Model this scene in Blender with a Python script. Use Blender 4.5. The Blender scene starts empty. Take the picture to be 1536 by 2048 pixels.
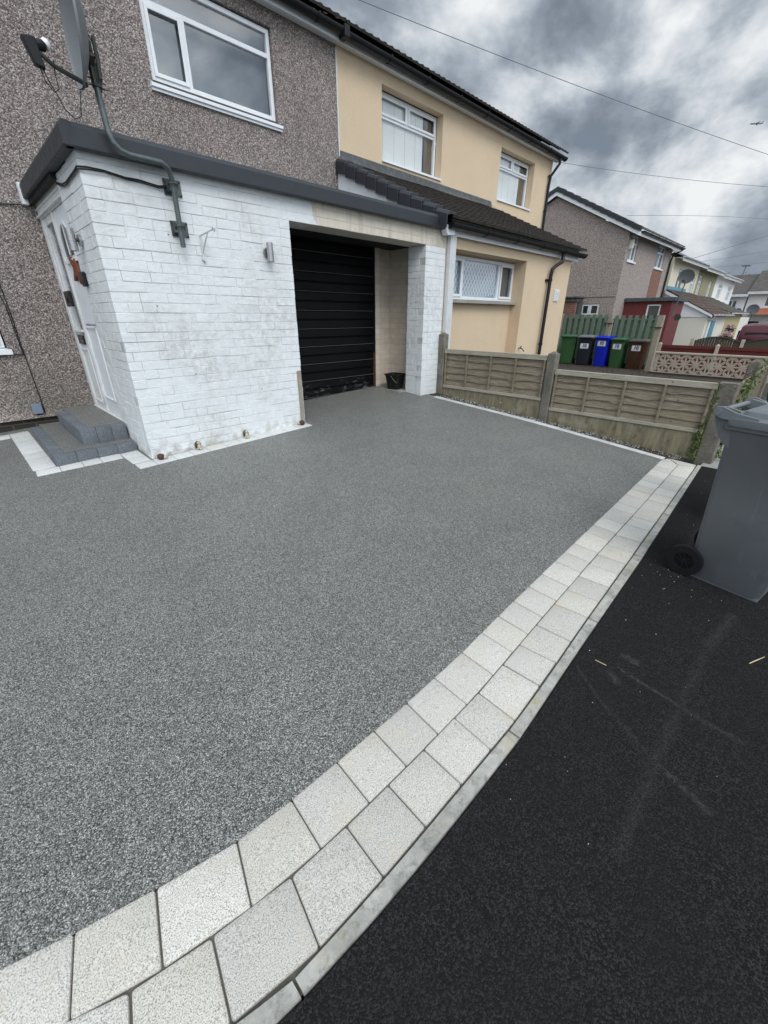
import bpy, bmesh, math, random
from mathutils import Vector, Matrix
R = math.radians
rnd = random.Random(7)
SC = bpy.context.scene
COL = SC.collection

# ------------------------------------------------------------------ camera
def cam_basis(yaw, pitch, roll):
    f = Vector((math.sin(yaw)*math.cos(pitch), math.cos(yaw)*math.cos(pitch), math.sin(pitch)))
    r0 = f.cross(Vector((0, 0, 1))).normalized(); u0 = r0.cross(f)
    r = r0*math.cos(roll)+u0*math.sin(roll); u = -r0*math.sin(roll)+u0*math.cos(roll)
    return r, u, f
cd = bpy.data.cameras.new("camera"); cam = bpy.data.objects.new("camera", cd); COL.objects.link(cam)
_r, _u, _f = cam_basis(R(44.613), R(-25.502), R(0.0824))
m = Matrix((( _r.x, _u.x, -_f.x, 0), (_r.y, _u.y, -_f.y, 0), (_r.z, _u.z, -_f.z, 1.5), (0, 0, 0, 1)))
cam.matrix_world = m
cd.sensor_fit = 'VERTICAL'; cd.sensor_height = 36; cd.lens = 818.15/2048*36
cd.clip_start = 0.02; cd.clip_end = 6000
SC.camera = cam

# ------------------------------------------------------------------ world and sun
SC.view_settings.view_transform = 'Standard'; SC.view_settings.look = 'None'
SC.view_settings.exposure = 0.0; SC.view_settings.gamma = 1
SUN_EL, SUN_AZ = R(46), R(205)          # azimuth clockwise from +Y
SUN_DIR = Vector((math.sin(SUN_AZ)*math.cos(SUN_EL), math.cos(SUN_AZ)*math.cos(SUN_EL), math.sin(SUN_EL)))
sd = bpy.data.lights.new("sun", 'SUN'); sd.energy = 1.5; sd.angle = R(28); sd.color = (1, .96, .9)
so = bpy.data.objects.new("sun", sd); COL.objects.link(so); so.rotation_euler = SUN_DIR.to_track_quat('Z', 'Y').to_euler()
so.location = (0, -5, 12)

class NT:
    def __init__(s, tree): s.t = tree
    def n(s, typ, **kw):
        nd = s.t.nodes.new(typ)
        ins = kw.pop('ins', {})
        for k, v in kw.items(): setattr(nd, k, v)
        for k, v in ins.items():
            if isinstance(v, bpy.types.NodeSocket): s.t.links.new(v, nd.inputs[k])
            else: nd.inputs[k].default_value = v
        return nd
    def math(s, op, a, b=0.0, c=0.0, clamp=False):
        nd = s.n('ShaderNodeMath', operation=op, use_clamp=clamp)
        for i, v in enumerate((a, b, c)):
            if isinstance(v, bpy.types.NodeSocket): s.t.links.new(v, nd.inputs[i])
            else: nd.inputs[i].default_value = v
        return nd.outputs[0]
    def vm(s, op, a, b=(0, 0, 0)):
        nd = s.n('ShaderNodeVectorMath', operation=op)
        for i, v in enumerate((a, b)):
            if isinstance(v, bpy.types.NodeSocket): s.t.links.new(v, nd.inputs[i])
            else: nd.inputs[i].default_value = v
        return nd.outputs['Value'] if op in ('DOT_PRODUCT', 'LENGTH') else nd.outputs[0]
    def mix(s, f, a, b, mode='MIX'):
        nd = s.n('ShaderNodeMix', data_type='RGBA', blend_type=mode)
        for i, v in ((0, f), (6, a), (7, b)):
            if isinstance(v, bpy.types.NodeSocket): s.t.links.new(v, nd.inputs[i])
            else: nd.inputs[i].default_value = v if i == 0 else (tuple(v)+(1,) if len(v) == 3 else v)
        return nd.outputs[2]
    def ramp(s, f, stops, interp='LINEAR'):
        nd = s.n('ShaderNodeValToRGB'); nd.color_ramp.interpolation = interp
        el = nd.color_ramp.elements
        while len(el) < len(stops): el.new(.5)
        for e, (p, c) in zip(el, stops):
            e.position = p
            e.color = (c, c, c, 1) if isinstance(c, (int, float)) else tuple(c)+(1,)
        s.t.links.new(f, nd.inputs[0]); return nd.outputs[0]
    def noise(s, vec, scale, detail=3, rough=.5, dist=0.0):
        return s.n('ShaderNodeTexNoise', ins={'Vector': vec, 'Scale': scale, 'Detail': detail, 'Roughness': rough, 'Distortion': dist}).outputs[0]
    def voro(s, vec, scale, feature='F1', out='Distance'):
        return s.n('ShaderNodeTexVoronoi', feature=feature, ins={'Vector': vec, 'Scale': scale}).outputs[out]
    def mapr(s, v, a, b, c=0.0, d=1.0):
        return s.n('ShaderNodeMapRange', ins={'Value': v, 'From Min': a, 'From Max': b, 'To Min': c, 'To Max': d}).outputs[0]
    def sep(s, v): return s.n('ShaderNodeSeparateXYZ', ins={0: v}).outputs
    def comb(s, x, y, z):
        nd = s.n('ShaderNodeCombineXYZ')
        for i, v in enumerate((x, y, z)):
            if isinstance(v, bpy.types.NodeSocket): s.t.links.new(v, nd.inputs[i])
            else: nd.inputs[i].default_value = v
        return nd.outputs[0]
    def link(s, a, b): s.t.links.new(a, b)

W = bpy.data.worlds.new("World"); SC.world = W; W.use_nodes = True
w = NT(W.node_tree); W.node_tree.nodes.clear()
sky = w.n('ShaderNodeTexSky', sky_type='NISHITA', sun_disc=False, sun_elevation=SUN_EL, sun_rotation=SUN_AZ)
bg1 = w.n('ShaderNodeBackground', ins={'Color': sky.outputs[0], 'Strength': 0.07})
gen = w.n('ShaderNodeTexCoord').outputs['Generated']
dirv = w.vm('NORMALIZE', gen)
dx, dy, dz = w.sep(dirv)[0:3]
cp = w.vm('MULTIPLY', dirv, (1.0, 1.0, 1.55))
warp = w.n('ShaderNodeTexNoise', ins={'Vector': cp, 'Scale': 1.8, 'Detail': 2}).outputs['Color']
cpw = w.vm('ADD', cp, w.vm('MULTIPLY', w.vm('SUBTRACT', warp, (.5, .5, .5)), (.16, .16, .16)))
SH = (-.05, .035, .075)     # towards the light, for lit and shaded sides of the billows
c1 = w.noise(w.vm('ADD', cpw, (3.1, 1.7, 0)), 3.0, 8, .56)
c2 = w.noise(w.vm('ADD', cpw, (9.1, 4.7, 2)), 11.0, 7, .62)
c3 = w.noise(w.vm('ADD', cpw, (3.1+SH[0], 1.7+SH[1], SH[2])), 3.0, 6, .54)
cl = w.math('ADD', w.math('MULTIPLY', c1, .78), w.math('MULTIPLY', c2, .22))
cl = w.math('ADD', cl, w.math('MULTIPLY', w.math('SUBTRACT', c1, c3), .6))
vw = w.n('ShaderNodeTexNoise', ins={'Vector': cp, 'Scale': 9.0, 'Detail': 4}).outputs['Color']
vp = w.vm('ADD', cp, w.vm('MULTIPLY', w.vm('SUBTRACT', vw, (.5, .5, .5)), (.16, .16, .16)))
puff = w.n('ShaderNodeTexVoronoi', feature='SMOOTH_F1', ins={'Vector': vp, 'Scale': 6.5, 'Smoothness': .35}).outputs['Distance']
cl = w.math('ADD', cl, w.math('MULTIPLY', w.math('SUBTRACT', .42, puff), .16))
# heavy dark bank ahead, brighter break to the right
bank = w.mapr(w.vm('DOT_PRODUCT', dirv, tuple(Vector((.62, .60, .50)).normalized())), .86, .99, 0, 1)
brk = w.mapr(w.vm('DOT_PRODUCT', dirv, tuple(Vector((.93, .22, .27)).normalized())), .90, .99, 0, 1)
cl = w.math('ADD', cl, w.math('MULTIPLY', bank, -.10))
cl = w.math('ADD', cl, w.math('MULTIPLY', brk, .035))
ccol = w.ramp(cl, [(.33, (.215, .25, .30)), (.42, (.29, .34, .40)), (.49, (.43, .485, .545)), (.56, (.62, .665, .715)), (.67, (.88, .90, .915))])
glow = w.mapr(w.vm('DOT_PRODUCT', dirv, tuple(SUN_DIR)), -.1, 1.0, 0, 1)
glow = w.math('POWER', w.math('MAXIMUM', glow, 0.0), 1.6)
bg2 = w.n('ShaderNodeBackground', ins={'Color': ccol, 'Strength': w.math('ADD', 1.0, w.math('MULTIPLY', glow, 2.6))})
cover = w.mapr(cl, .30, .38, .80, 1.0)
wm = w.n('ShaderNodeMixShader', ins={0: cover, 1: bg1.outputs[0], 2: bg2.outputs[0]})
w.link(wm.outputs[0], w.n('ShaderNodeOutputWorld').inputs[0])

# ------------------------------------------------------------------ material helpers
MATS = {}
def material(name):
    def deco(fn):
        mt = bpy.data.materials.new(name); mt.use_nodes = True; mt.node_tree.nodes.clear()
        t = NT(mt.node_tree)
        pos = t.n('ShaderNodeNewGeometry').outputs['Position']
        out = t.n('ShaderNodeOutputMaterial')
        b = t.n('ShaderNodeBsdfPrincipled'); t.link(b.outputs[0], out.inputs[0])
        res = fn(t, pos, b) or {}
        for k, v in res.items():
            if isinstance(v, bpy.types.NodeSocket): t.link(v, b.inputs[k])
            else: b.inputs[k].default_value = (tuple(v)+(1,)) if (isinstance(v, tuple) and len(v) == 3) else v
        MATS[name] = mt
        return mt
    return deco
def bump(t, h, strength=.3, dist=.01, normal=None):
    ins = {'Height': h, 'Strength': strength, 'Distance': dist}
    if normal is not None: ins['Normal'] = normal
    return t.n('ShaderNodeBump', ins=ins).outputs[0]
def simple(name, col, rough=.5, var=.12, scale=4.0, bumpd=0.0, bscale=60, metallic=0.0, dirt=None):
    @material(name)
    def _(t, p, b):
        n1 = t.noise(p, scale, 5, .6)
        c = t.mix(n1, tuple(x*(1-var) for x in col), tuple(min(1, x*(1+var)) for x in col))
        if dirt:
            dm = t.mapr(t.noise(p, scale*1.7, 6, .65), .5, .75)
            c = t.mix(t.math('MULTIPLY', dm, dirt[1]), c, dirt[0])
        r = {'Base Color': c, 'Roughness': t.mapr(t.noise(p, scale*3, 4), .3, .7, rough*.85, min(1, rough*1.15)), 'Metallic': metallic}
        if max(col) < .03: r['Specular IOR Level'] = .25
        if bumpd: r['Normal'] = bump(t, t.noise(p, bscale, 4, .6), .5, bumpd)
        return r
simple('upvc_white', (.74, .77, .80), .35, .04, 3, dirt=((.45, .45, .42), .25))
simple('upvc_dull', (.60, .62, .63), .45, .08, 3, dirt=((.30, .29, .26), .4))
simple('painted_timber', (.66, .68, .68), .55, .07, 5, .001, 40, dirt=((.28, .26, .22), .45))
simple('anthracite_trim', (.024, .029, .036), .5, .12, 5)
simple('black_plastic', (.013, .014, .016), .32, .15, 8)
simple('black_tile', (.022, .025, .032), .5, .2, 10, .0006, 200)
simple('lead', (.06, .066, .07), .6, .45, 6, .006, 22, dirt=((.21, .20, .18), .55))
simple('galv_steel', (.11, .13, .132), .45, .3, 14, .0004, 200, .55, dirt=((.06, .07, .06), .6))
simple('stainless', (.42, .42, .42), .3, .1, 20, 0, 60, .9)
simple('dish_grey', (.17, .18, .195), .5, .06, 9)
simple('dark_metal', (.035, .036, .034), .5, .3, 20, dirt=((.10, .10, .05), .5))
simple('cable_black', (.012, .012, .013), .5, .1)
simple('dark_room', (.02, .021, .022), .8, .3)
simple('curtain_white', (.62, .62, .60), .8, .05, 2)
simple('curtain_grey', (.10, .11, .12), .8, .25, 1.2)
simple('curtain_brown', (.12, .085, .04), .8, .2)
simple('brown_plastic', (.052, .020, .008), .38, .15, 5, dirt=((.09, .07, .055), .5))
simple('lid_brown', (.10, .085, .075), .5, .15, 5)
simple('green_plastic', (.028, .085, .028), .4, .15, 5, dirt=((.08, .12, .07), .4))
simple('green_lid', (.030, .10, .045), .4, .15, 5)
simple('blue_plastic', (.004, .018, .42), .35, .1, 5)
simple('dark_bin', (.018, .021, .028), .4, .15, 5)
simple('label_white', (.72, .74, .76), .5, .03)
simple('label_blue', (.015, .02, .14), .5, .03)
simple('red_paint', (.125, .020, .022), .6, .12, 2, .0008, 80)
simple('red_paint_lit', (.13, .026, .028), .6, .12, 2)  # same red paint, lightened in colour for the brighter-lit front face
simple('green_paint', (.115, .165, .12), .7, .2, 6, .001, 60, dirt=((.05, .08, .05), .4))
simple('teal_paint', (.10, .27, .36), .6, .1)
simple('cream_wall', (.62, .58, .46), .8, .07, 1.5, .002, 60)
simple('cream_pale', (.66, .64, .56), .8, .06, 1.5, .002, 60)
simple('olive_wall', (.27, .25, .15), .85, .1, 1.5, .002, 60)
simple('white_wall', (.72, .71, .70), .8, .06, 1.5, .002, 60)
simple('ochre_wall', (.42, .36, .20), .8, .08, 1.5, .002, 60)
simple('orange_tile', (.32, .10, .055), .7, .15, 4)
simple('car_paint', (.085, .006, .016), .22, .15, 1.2)
simple('car_glass', (.02, .015, .02), .06, .1)
simple('tyre', (.008, .008, .009), .7, .2, 20)
simple('soil', (.035, .026, .02), .95, .5, 6, .02, 20)
simple('hog_brown', (.055, .030, .018), .7, .3, 60, .002, 150)
simple('hog_cream', (.50, .43, .32), .6, .25, 40, dirt=((.10, .06, .03), .6))
simple('straw', (.50, .40, .24), .8, .2, 60)
simple('rust_red', (.16, .045, .02), .7, .25, 30)
simple('dark_glass', (.015, .017, .02), .08, .1)
simple('solar_panel', (.13, .17, .23), .25, .08)
simple('stone_chip', (.50, .50, .47), .8, .5, 60)
simple('petal_pink', (.50, .33, .36), .8, .3, 30)
simple('wire', (.10, .11, .13), .6, .1)
simple('aircraft', (.10, .11, .13), .4, .1)
simple('concrete_slab', (.30, .29, .26), .85, .22, 3, .002, 90, dirt=((.13, .12, .10), .5))
simple('tarmac_road', (.06, .06, .062), .9, .25, 4, .003, 160)
simple('hill_green', (.035, .055, .035), .95, .5, .08)

@material('pane_glass')
def _(t, p, b):
    tr = t.n('ShaderNodeBsdfTransparent', ins={'Color': (.95, .96, .96, 1)})
    gl = t.n('ShaderNodeBsdfGlossy', ins={'Color': (.92, .95, 1, 1), 'Roughness': .01,
             'Normal': bump(t, t.noise(p, 1.6, 1), .04, .02)})
    geo = t.n('ShaderNodeNewGeometry')
    ca = t.math('ABSOLUTE', t.vm('DOT_PRODUCT', geo.outputs['Normal'], geo.outputs['Incoming']))
    f = t.math('ADD', t.math('MULTIPLY', t.math('POWER', t.math('SUBTRACT', 1.0, ca), 4.0), .85), .085, clamp=True)
    mx = t.n('ShaderNodeMixShader', ins={0: f, 1: tr.outputs[0], 2: gl.outputs[0]})
    out = [n for n in t.t.nodes if n.type == 'OUTPUT_MATERIAL'][0]
    t.link(mx.outputs[0], out.inputs[0])

@material('pebbledash')
def _(t, p, b):
    pn = t.vm('ADD', p, t.vm('MULTIPLY', t.n('ShaderNodeTexNoise', ins={'Vector': p, 'Scale': 60.0}).outputs['Color'], (.012, .012, .012)))
    v = t.n('ShaderNodeTexVoronoi', ins={'Vector': pn, 'Scale': 78.0})
    cell = t.sep(v.outputs['Color'])[0]
    c = t.ramp(cell, [(0, (.12, .10, .092)), (.25, (.235, .195, .18)), (.5, (.32, .27, .252)), (.75, (.39, .34, .315)), (.93, (.50, .455, .42)), (1, (.60, .565, .53))])
    gap = t.mapr(v.outputs['Distance'], .35, .65, 1, .5)
    big = t.mapr(t.noise(p, .9, 4), .3, .7, .86, 1.12)
    c = t.mix(1.0, c, t.comb(gap, gap, gap), 'MULTIPLY')
    c = t.mix(1.0, c, t.comb(big, big, big), 'MULTIPLY')
    # green-grey splash stain just above the ground
    z = t.sep(p)[2]
    st = t.math('MULTIPLY', t.mapr(z, .35, 1.1, 1, 0), t.mapr(t.noise(p, 2.2, 5), .35, .65))
    c = t.mix(t.math('MULTIPLY', st, .45), c, (.10, .095, .06))
    h = t.math('SUBTRACT', 1.0, v.outputs['Distance'])
    return {'Base Color': c, 'Roughness': .85, 'Normal': bump(t, h, .9, .008)}

@material('pebbledash_far')
def _(t, p, b):
    n = t.noise(p, 26, 3, .7)
    c = t.ramp(n, [(.32, (.15, .12, .11)), (.5, (.29, .245, .225)), (.68, (.46, .41, .38))])
    c = t.mix(t.mapr(t.noise(p, .8, 4), .35, .7), c, (.27, .235, .22), 'MIX') if False else c
    return {'Base Color': c, 'Roughness': .9, 'Normal': bump(t, n, .6, .01)}

@material('render_cream')
def _(t, p, b):
    n = t.noise(p, 130, 3, .7); g = t.noise(p, 1.1, 5, .6)
    c = t.mix(g, (.575, .45, .31), (.70, .56, .40))
    c = t.mix(t.mapr(n, .5, .72), c, (.43, .34, .22))
    z = t.sep(p)[2]
    st = t.math('MULTIPLY', t.mapr(t.noise(t.vm('MULTIPLY', p, (1.2, 1.2, .6)), 2.0, 5), .55, .8), .22)
    c = t.mix(st, c, (.36, .28, .18))
    return {'Base Color': c, 'Roughness': .9, 'Normal': bump(t, n, .55, .004)}

@material('painted_brick')
def _(t, p, b):
    x, y, z = t.sep(p)[0:3]
    n1 = t.noise(p, 9, 6, .65); n2 = t.noise(p, 1.3, 5, .6); fine = t.noise(p, 150, 3)
    white = t.mix(n1, (.62, .655, .675), (.80, .825, .835))
    white = t.mix(t.mapr(t.noise(p, 34, 5, .7), .55, .8, 0, .5), white, (.50, .53, .54))
    band = t.mapr(t.math('ABSOLUTE', t.math('SUBTRACT', z, 1.35)), .9, .1, 0, .12)
    grime = t.math('MULTIPLY', t.mapr(t.math('ADD', n2, band), .50, .70), t.mapr(t.noise(p, 16, 6, .75), .40, .62))
    white = t.mix(t.math('MULTIPLY', grime, .6), white, (.385, .385, .36))
    # cream older coat over the garage lintel, ragged edge where the white stops
    rag = t.math('ADD', x, t.math('MULTIPLY', t.math('SUBTRACT', t.noise(p, 5, 4), .5), .5))
    mk = t.math('MULTIPLY', t.mapr(rag, 3.33, 3.38), t.mapr(z, 2.428, 2.432))
    cream = t.mix(t.noise(t.vm('MULTIPLY', p, (9, 9, 1.6)), 2, 6, .7), (.50, .455, .375), (.72, .67, .58))
    stain = t.mapr(t.noise(t.vm('MULTIPLY', p, (5, 1, .8)), 2.2, 5, .6), .52, .75)
    cream = t.mix(t.math('MULTIPLY', stain, .5), cream, (.22, .20, .17))
    c = t.mix(mk, white, cream)
    # splashed dirt at the foot
    foot = t.math('MULTIPLY', t.mapr(z, .20, .40, 1, 0), t.mapr(t.noise(p, 12, 5), .42, .62))
    c = t.mix(t.math('MULTIPLY', foot, .65), c, (.26, .22, .15))
    # little rust spots and green specks
    sp = t.mapr(t.voro(p, 5.5), .045, .03)
    c = t.mix(t.math('MULTIPLY', sp, t.mapr(n1, .5, .55)), c, (.14, .10, .08))
    h = t.math('ADD', t.math('MULTIPLY', fine, .35), t.noise(p, 28, 4, .6))
    return {'Base Color': c, 'Roughness': .62, 'Normal': bump(t, h, .75, .009)}

@material('painted_mortar')
def _(t, p, b):
    n1 = t.noise(p, 14, 5, .65)
    c = t.mix(t.mapr(t.math('ADD', t.math('MULTIPLY', n1, .4), t.math('MULTIPLY', t.noise(p, 2.1, 4), .6)), .40, .58), (.70, .73, .75), (.42, .44, .42))
    x, y, z = t.sep(p)[0:3]
    c = t.mix(t.math('MULTIPLY', t.mapr(x, 3.3, 3.4), t.mapr(z, 2.43, 2.44)), c, (.50, .45, .38))
    return {'Base Color': c, 'Roughness': .8, 'Normal': bump(t, t.noise(p, 60, 4), .5, .004)}

@material('cream_brick')
def _(t, p, b):
    x, y, z = t.sep(p)[0:3]
    br = t.n('ShaderNodeTexBrick', ins={'Vector': t.comb(t.math('ADD', x, y), z, 0.0), 'Color1': (.55, .48, .40, 1), 'Color2': (.60, .53, .45, 1), 'Mortar': (.44, .385, .32, 1), 'Scale': 1.0, 'Mortar Size': .003, 'Brick Width': .235, 'Row Height': .0825})
    n1 = t.noise(p, 6, 6, .7)
    c = t.mix(t.mapr(n1, .45, .75, 0, .5), br.outputs[0], (.30, .25, .2))
    return {'Base Color': c, 'Roughness': .7, 'Normal': bump(t, t.math('SUBTRACT', t.noise(p, 30, 3), br.outputs[1]), .4, .004)}

@material('dark_brick')
def _(t, p, b):
    x, y, z = t.sep(p)[0:3]
    br = t.n('ShaderNodeTexBrick', ins={'Vector': t.comb(t.math('ADD', x, y), z, 0.0), 'Color1': (.03, .024, .02, 1), 'Color2': (.06, .045, .035, 1), 'Mortar': (.09, .085, .075, 1), 'Scale': 1.0, 'Mortar Size': .006, 'Brick Width': .225, 'Row Height': .075})
    return {'Base Color': br.outputs[0], 'Roughness': .9, 'Normal': bump(t, t.noise(p, 30, 3), .5, .004)}

@material('red_brick')
def _(t, p, b):
    x, y, z = t.sep(p)[0:3]
    br = t.n('ShaderNodeTexBrick', ins={'Vector': t.comb(t.math('ADD', x, y), z, 0.0), 'Color1': (.17, .065, .042, 1), 'Color2': (.21, .09, .06, 1), 'Mortar': (.22, .17, .14, 1), 'Scale': 1.0, 'Mortar Size': .008, 'Brick Width': .225, 'Row Height': .075})
    return {'Base Color': br.outputs[0], 'Roughness': .9}

@material('resin_gravel')
def _(t, p, b):
    v = t.n('ShaderNodeTexVoronoi', ins={'Vector': p, 'Scale': 285.0})
    cell = t.sep(v.outputs['Color'])[0]
    c = t.ramp(cell, [(0, (.022, .023, .023)), (.3, (.085, .088, .086)), (.58, (.23, .235, .228)), (.80, (.39, .395, .38)), (.94, (.64, .645, .62)), (1, (.88, .88, .85))])
    v2 = t.n('ShaderNodeTexVoronoi', ins={'Vector': p, 'Scale': 190.0})
    c2 = t.ramp(t.sep(v2.outputs['Color'])[1], [(0, (.04, .041, .041)), (.5, (.17, .175, .171)), (.85, (.36, .365, .352)), (1, (.62, .62, .60))])
    c = t.mix(.45, c, c2)
    gap = t.mapr(v.outputs['Distance'], .38, .72, 1, .40)
    c = t.mix(1.0, c, t.comb(gap, gap, gap), 'MULTIPLY')
    g = t.noise(p, .75, 4, .55)
    c = t.mix(t.mapr(g, .35, .7), t.mix(1.0, c, (.97, .97, .99), 'MULTIPLY'), t.mix(1.0, c, (1.02, 1.05, 1.02), 'MULTIPLY'))  # broad violet and green tints paint sky reflection into the resin colour
    tr = t.mapr(t.noise(t.vm('MULTIPLY', p, (1, 1, 1)), 2.6, 5), .35, .7, .95, 1.06)
    c = t.mix(1.0, c, t.comb(tr, tr, tr), 'MULTIPLY')
    c = t.mix(1.0, c, (1.08, 1.065, 1.03), 'MULTIPLY')
    return {'Base Color': c, 'Roughness': .5, 'Specular IOR Level': .3, 'Normal': bump(t, t.math('SUBTRACT', 1.0, v.outputs['Distance']), .8, .004)}

@material('new_asphalt')
def _(t, p, b):
    v = t.n('ShaderNodeTexVoronoi', ins={'Vector': p, 'Scale': 230.0})
    n = t.noise(p, 3.2, 6, .65); f = t.noise(p, 150, 4, .75); cell = t.sep(v.outputs['Color'])[0]
    c = t.mix(f, (.004, .004, .004), (.023, .0225, .022))
    c = t.mix(t.mapr(cell, .45, 1, 0, .8), c, (.045, .045, .047))
    c = t.mix(t.mapr(n, .4, .72, 0, .7), c, (.017, .0173, .018))
    # pale dusty scuff lines left by wheels
    px_, py_ = t.sep(p)[0:2]
    tot = None
    segs = [((1.80, .239), (1.755, .0), .006, .9), ((1.755, .0), (1.743, -.224), .012, .4), ((1.672, .387), (1.513, .179), .005, .5), ((1.513, .179), (1.393, -.065), .009, .3), ((1.393, -.065), (1.348, -.191), .012, .6),
            ((2.644, -.082), (2.284, -.03), .020, .45), ((2.284, -.03), (1.676, -.018), .018, .25), ((1.676, -.018), (1.0, -.02), .017, .32), ((1.90, .24), (1.89, .19), .016, .8), ((1.74, .25), (1.705, .21), .014, .7), ((.4, -.35), (1.2, -.5), .02, .25), ((2.9, .25), (4.6, .32), .03, .25)]
    nn = t.noise(p, 55, 5, .8); warp = t.math('MULTIPLY', t.math('SUBTRACT', t.noise(p, 6, 3), .5), .035)
    for (ax, ay), (bx, by), wd, st in segs:
        L = math.hypot(bx-ax, by-ay); ux, uy = (bx-ax)/L, (by-ay)/L
        al = t.math('ADD', t.math('MULTIPLY', t.math('SUBTRACT', px_, ax), ux), t.math('MULTIPLY', t.math('SUBTRACT', py_, ay), uy))
        al2 = t.math('SUBTRACT', al, t.math('MINIMUM', t.math('MAXIMUM', al, 0.0), L))
        ac = t.math('ADD', t.math('SUBTRACT', t.math('MULTIPLY', t.math('SUBTRACT', py_, ay), ux), t.math('MULTIPLY', t.math('SUBTRACT', px_, ax), uy)), warp)
        d = t.math('SQRT', t.math('ADD', t.math('MULTIPLY', al2, al2), t.math('MULTIPLY', ac, ac)))
        m_ = t.math('MULTIPLY', t.mapr(d, wd*1.9, 0.0), st)
        tot = m_ if tot is None else t.math('MAXIMUM', tot, m_)
    tot = t.math('MULTIPLY', tot, t.mapr(nn, .40, .62))
    c = t.mix(t.math('MULTIPLY', tot, .42), c, (.16, .157, .15))
    chip = t.mapr(t.voro(p, 12.0), .028, .018)
    c = t.mix(t.math('MULTIPLY', chip, .8), c, (.42, .42, .40))
    h = t.math('ADD', t.math('MULTIPLY', t.math('SUBTRACT', 1.0, v.outputs['Distance']), .9), t.math('MULTIPLY', f, .3))
    return {'Base Color': c, 'Roughness': .95, 'Specular IOR Level': .05, 'Normal': bump(t, h, .8, .0035)}

def granite_fn(base, warm):
    def fn(t, p, b):
        oi = t.n('ShaderNodeAttribute', attribute_type='GEOMETRY', attribute_name='tint').outputs['Fac']
        s1 = t.noise(p, 330, 3, .7); s2 = t.noise(p, 130, 4, .7); n = t.noise(p, 7, 5, .6)
        c = t.mix(oi, tuple(x*.84 for x in base), tuple(x*1.10 for x in base))
        hue = t.math('FRACT', t.math('MULTIPLY', oi, 7.3))
        c = t.mix(t.mapr(hue, .55, 1, 0, .35), c, tuple(x*y for x, y in zip(base, (1.03, .97, .86))))
        c = t.mix(t.mapr(s1, .50, .60), c, tuple(x*.36 for x in base))
        c = t.mix(t.mapr(s2, .56, .70, 0, .75), c, tuple(x*.62 for x in base))
        c = t.mix(t.mapr(s1, .40, .30, 0, .8), c, (.80, .82, .82))
        c = t.mix(t.math('MULTIPLY', t.mapr(n, .55, .75), .45), c, warm)
        return {'Base Color': c, 'Roughness': .8, 'Normal': bump(t, s2, .35, .003)}
    return fn
material('granite_paver')(granite_fn((.60, .58, .53), (.52, .44, .32)))
material('granite_pale')(granite_fn((.64, .655, .65), (.52, .46, .36)))
material('charcoal_block')(granite_fn((.125, .142, .165), (.22, .225, .23)))

@material('kerb_concrete')
def _(t, p, b):
    n = t.noise(p, 9, 6, .7); f = t.noise(p, 160, 3, .7)
    c = t.mix(t.mapr(n, .3, .7), (.22, .22, .20), (.50, .49, .45))
    c = t.mix(t.mapr(t.noise(p, 26, 6, .75), .52, .66, 0, .7), c, (.12, .12, .105))
    c = t.mix(t.mapr(t.noise(p, 5.3, 5, .65), .54, .66, 0, .6), c, (.40, .35, .20))
    return {'Base Color': c, 'Roughness': .85, 'Normal': bump(t, t.math('ADD', f, n), .5, .003)}

def wood_fn(dark, light, green, axis=(14, 1.2, 14)):
    def fn(t, p, b):
        q = t.vm('MULTIPLY', p, axis)
        g = t.noise(q, 5, 6, .7, .6); f = t.noise(t.vm('MULTIPLY', p, (60, 4, 60)), 4, 4, .7)
        c = t.mix(t.mapr(g, .3, .7), dark, light)
        c = t.mix(t.mapr(f, .5, .75, 0, .45), c, tuple(x*.45 for x in dark))
        c = t.mix(t.mapr(t.noise(p, 3.0, 5, .6), .48, .75, 0, .55), c, green)
        k = t.mapr(t.voro(t.vm('MULTIPLY', p, (1, .8, 1.4)), 6.5), .085, .05)
        c = t.mix(t.math('MULTIPLY', k, .8), c, (.045, .036, .025))
        return {'Base Color': c, 'Roughness': .85, 'Normal': bump(t, t.math('ADD', g, t.math('MULTIPLY', f, .6)), .6, .004)}
    return fn
material('weathered_wood')(wood_fn((.105, .083, .056), (.34, .29, .215), (.18, .16, .095)))
material('pale_rail')(wood_fn((.26, .235, .18), (.46, .43, .36), (.22, .21, .13)))
material('dark_fence_wood')(wood_fn((.045, .033, .025), (.09, .07, .05), (.05, .05, .03), (3, 14, 3)))
material('red_fence_wood')(wood_fn((.085, .014, .011), (.13, .022, .018), (.07, .014, .011)))
material('old_post_wood')(wood_fn((.20, .17, .125), (.38, .34, .28), (.20, .20, .12), (14, 14, 1.2)))

@material('lichen_concrete')
def _(t, p, b):
    n = t.noise(p, 6, 6, .7)
    c = t.mix(t.mapr(n, .3, .7), (.075, .068, .055), (.20, .183, .155))
    v = t.n('ShaderNodeTexVoronoi', ins={'Vector': t.vm('ADD', p, t.vm('MULTIPLY', t.n('ShaderNodeTexNoise', ins={'Vector': p, 'Scale': 50.0}).outputs['Color'], (.02, .02, .02))), 'Scale': 62.0})
    c = t.mix(t.math('MULTIPLY', t.mapr(v.outputs['Distance'], .30, .18), t.mapr(t.noise(p, 9, 5, .7), .47, .60)), c, (.38, .365, .32))
    c = t.mix(t.mapr(t.noise(p, 4, 4), .55, .7, 0, .5), c, (.15, .15, .07))
    return {'Base Color': c, 'Roughness': .92, 'Normal': bump(t, t.noise(p, 90, 4, .7), .6, .004)}

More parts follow.
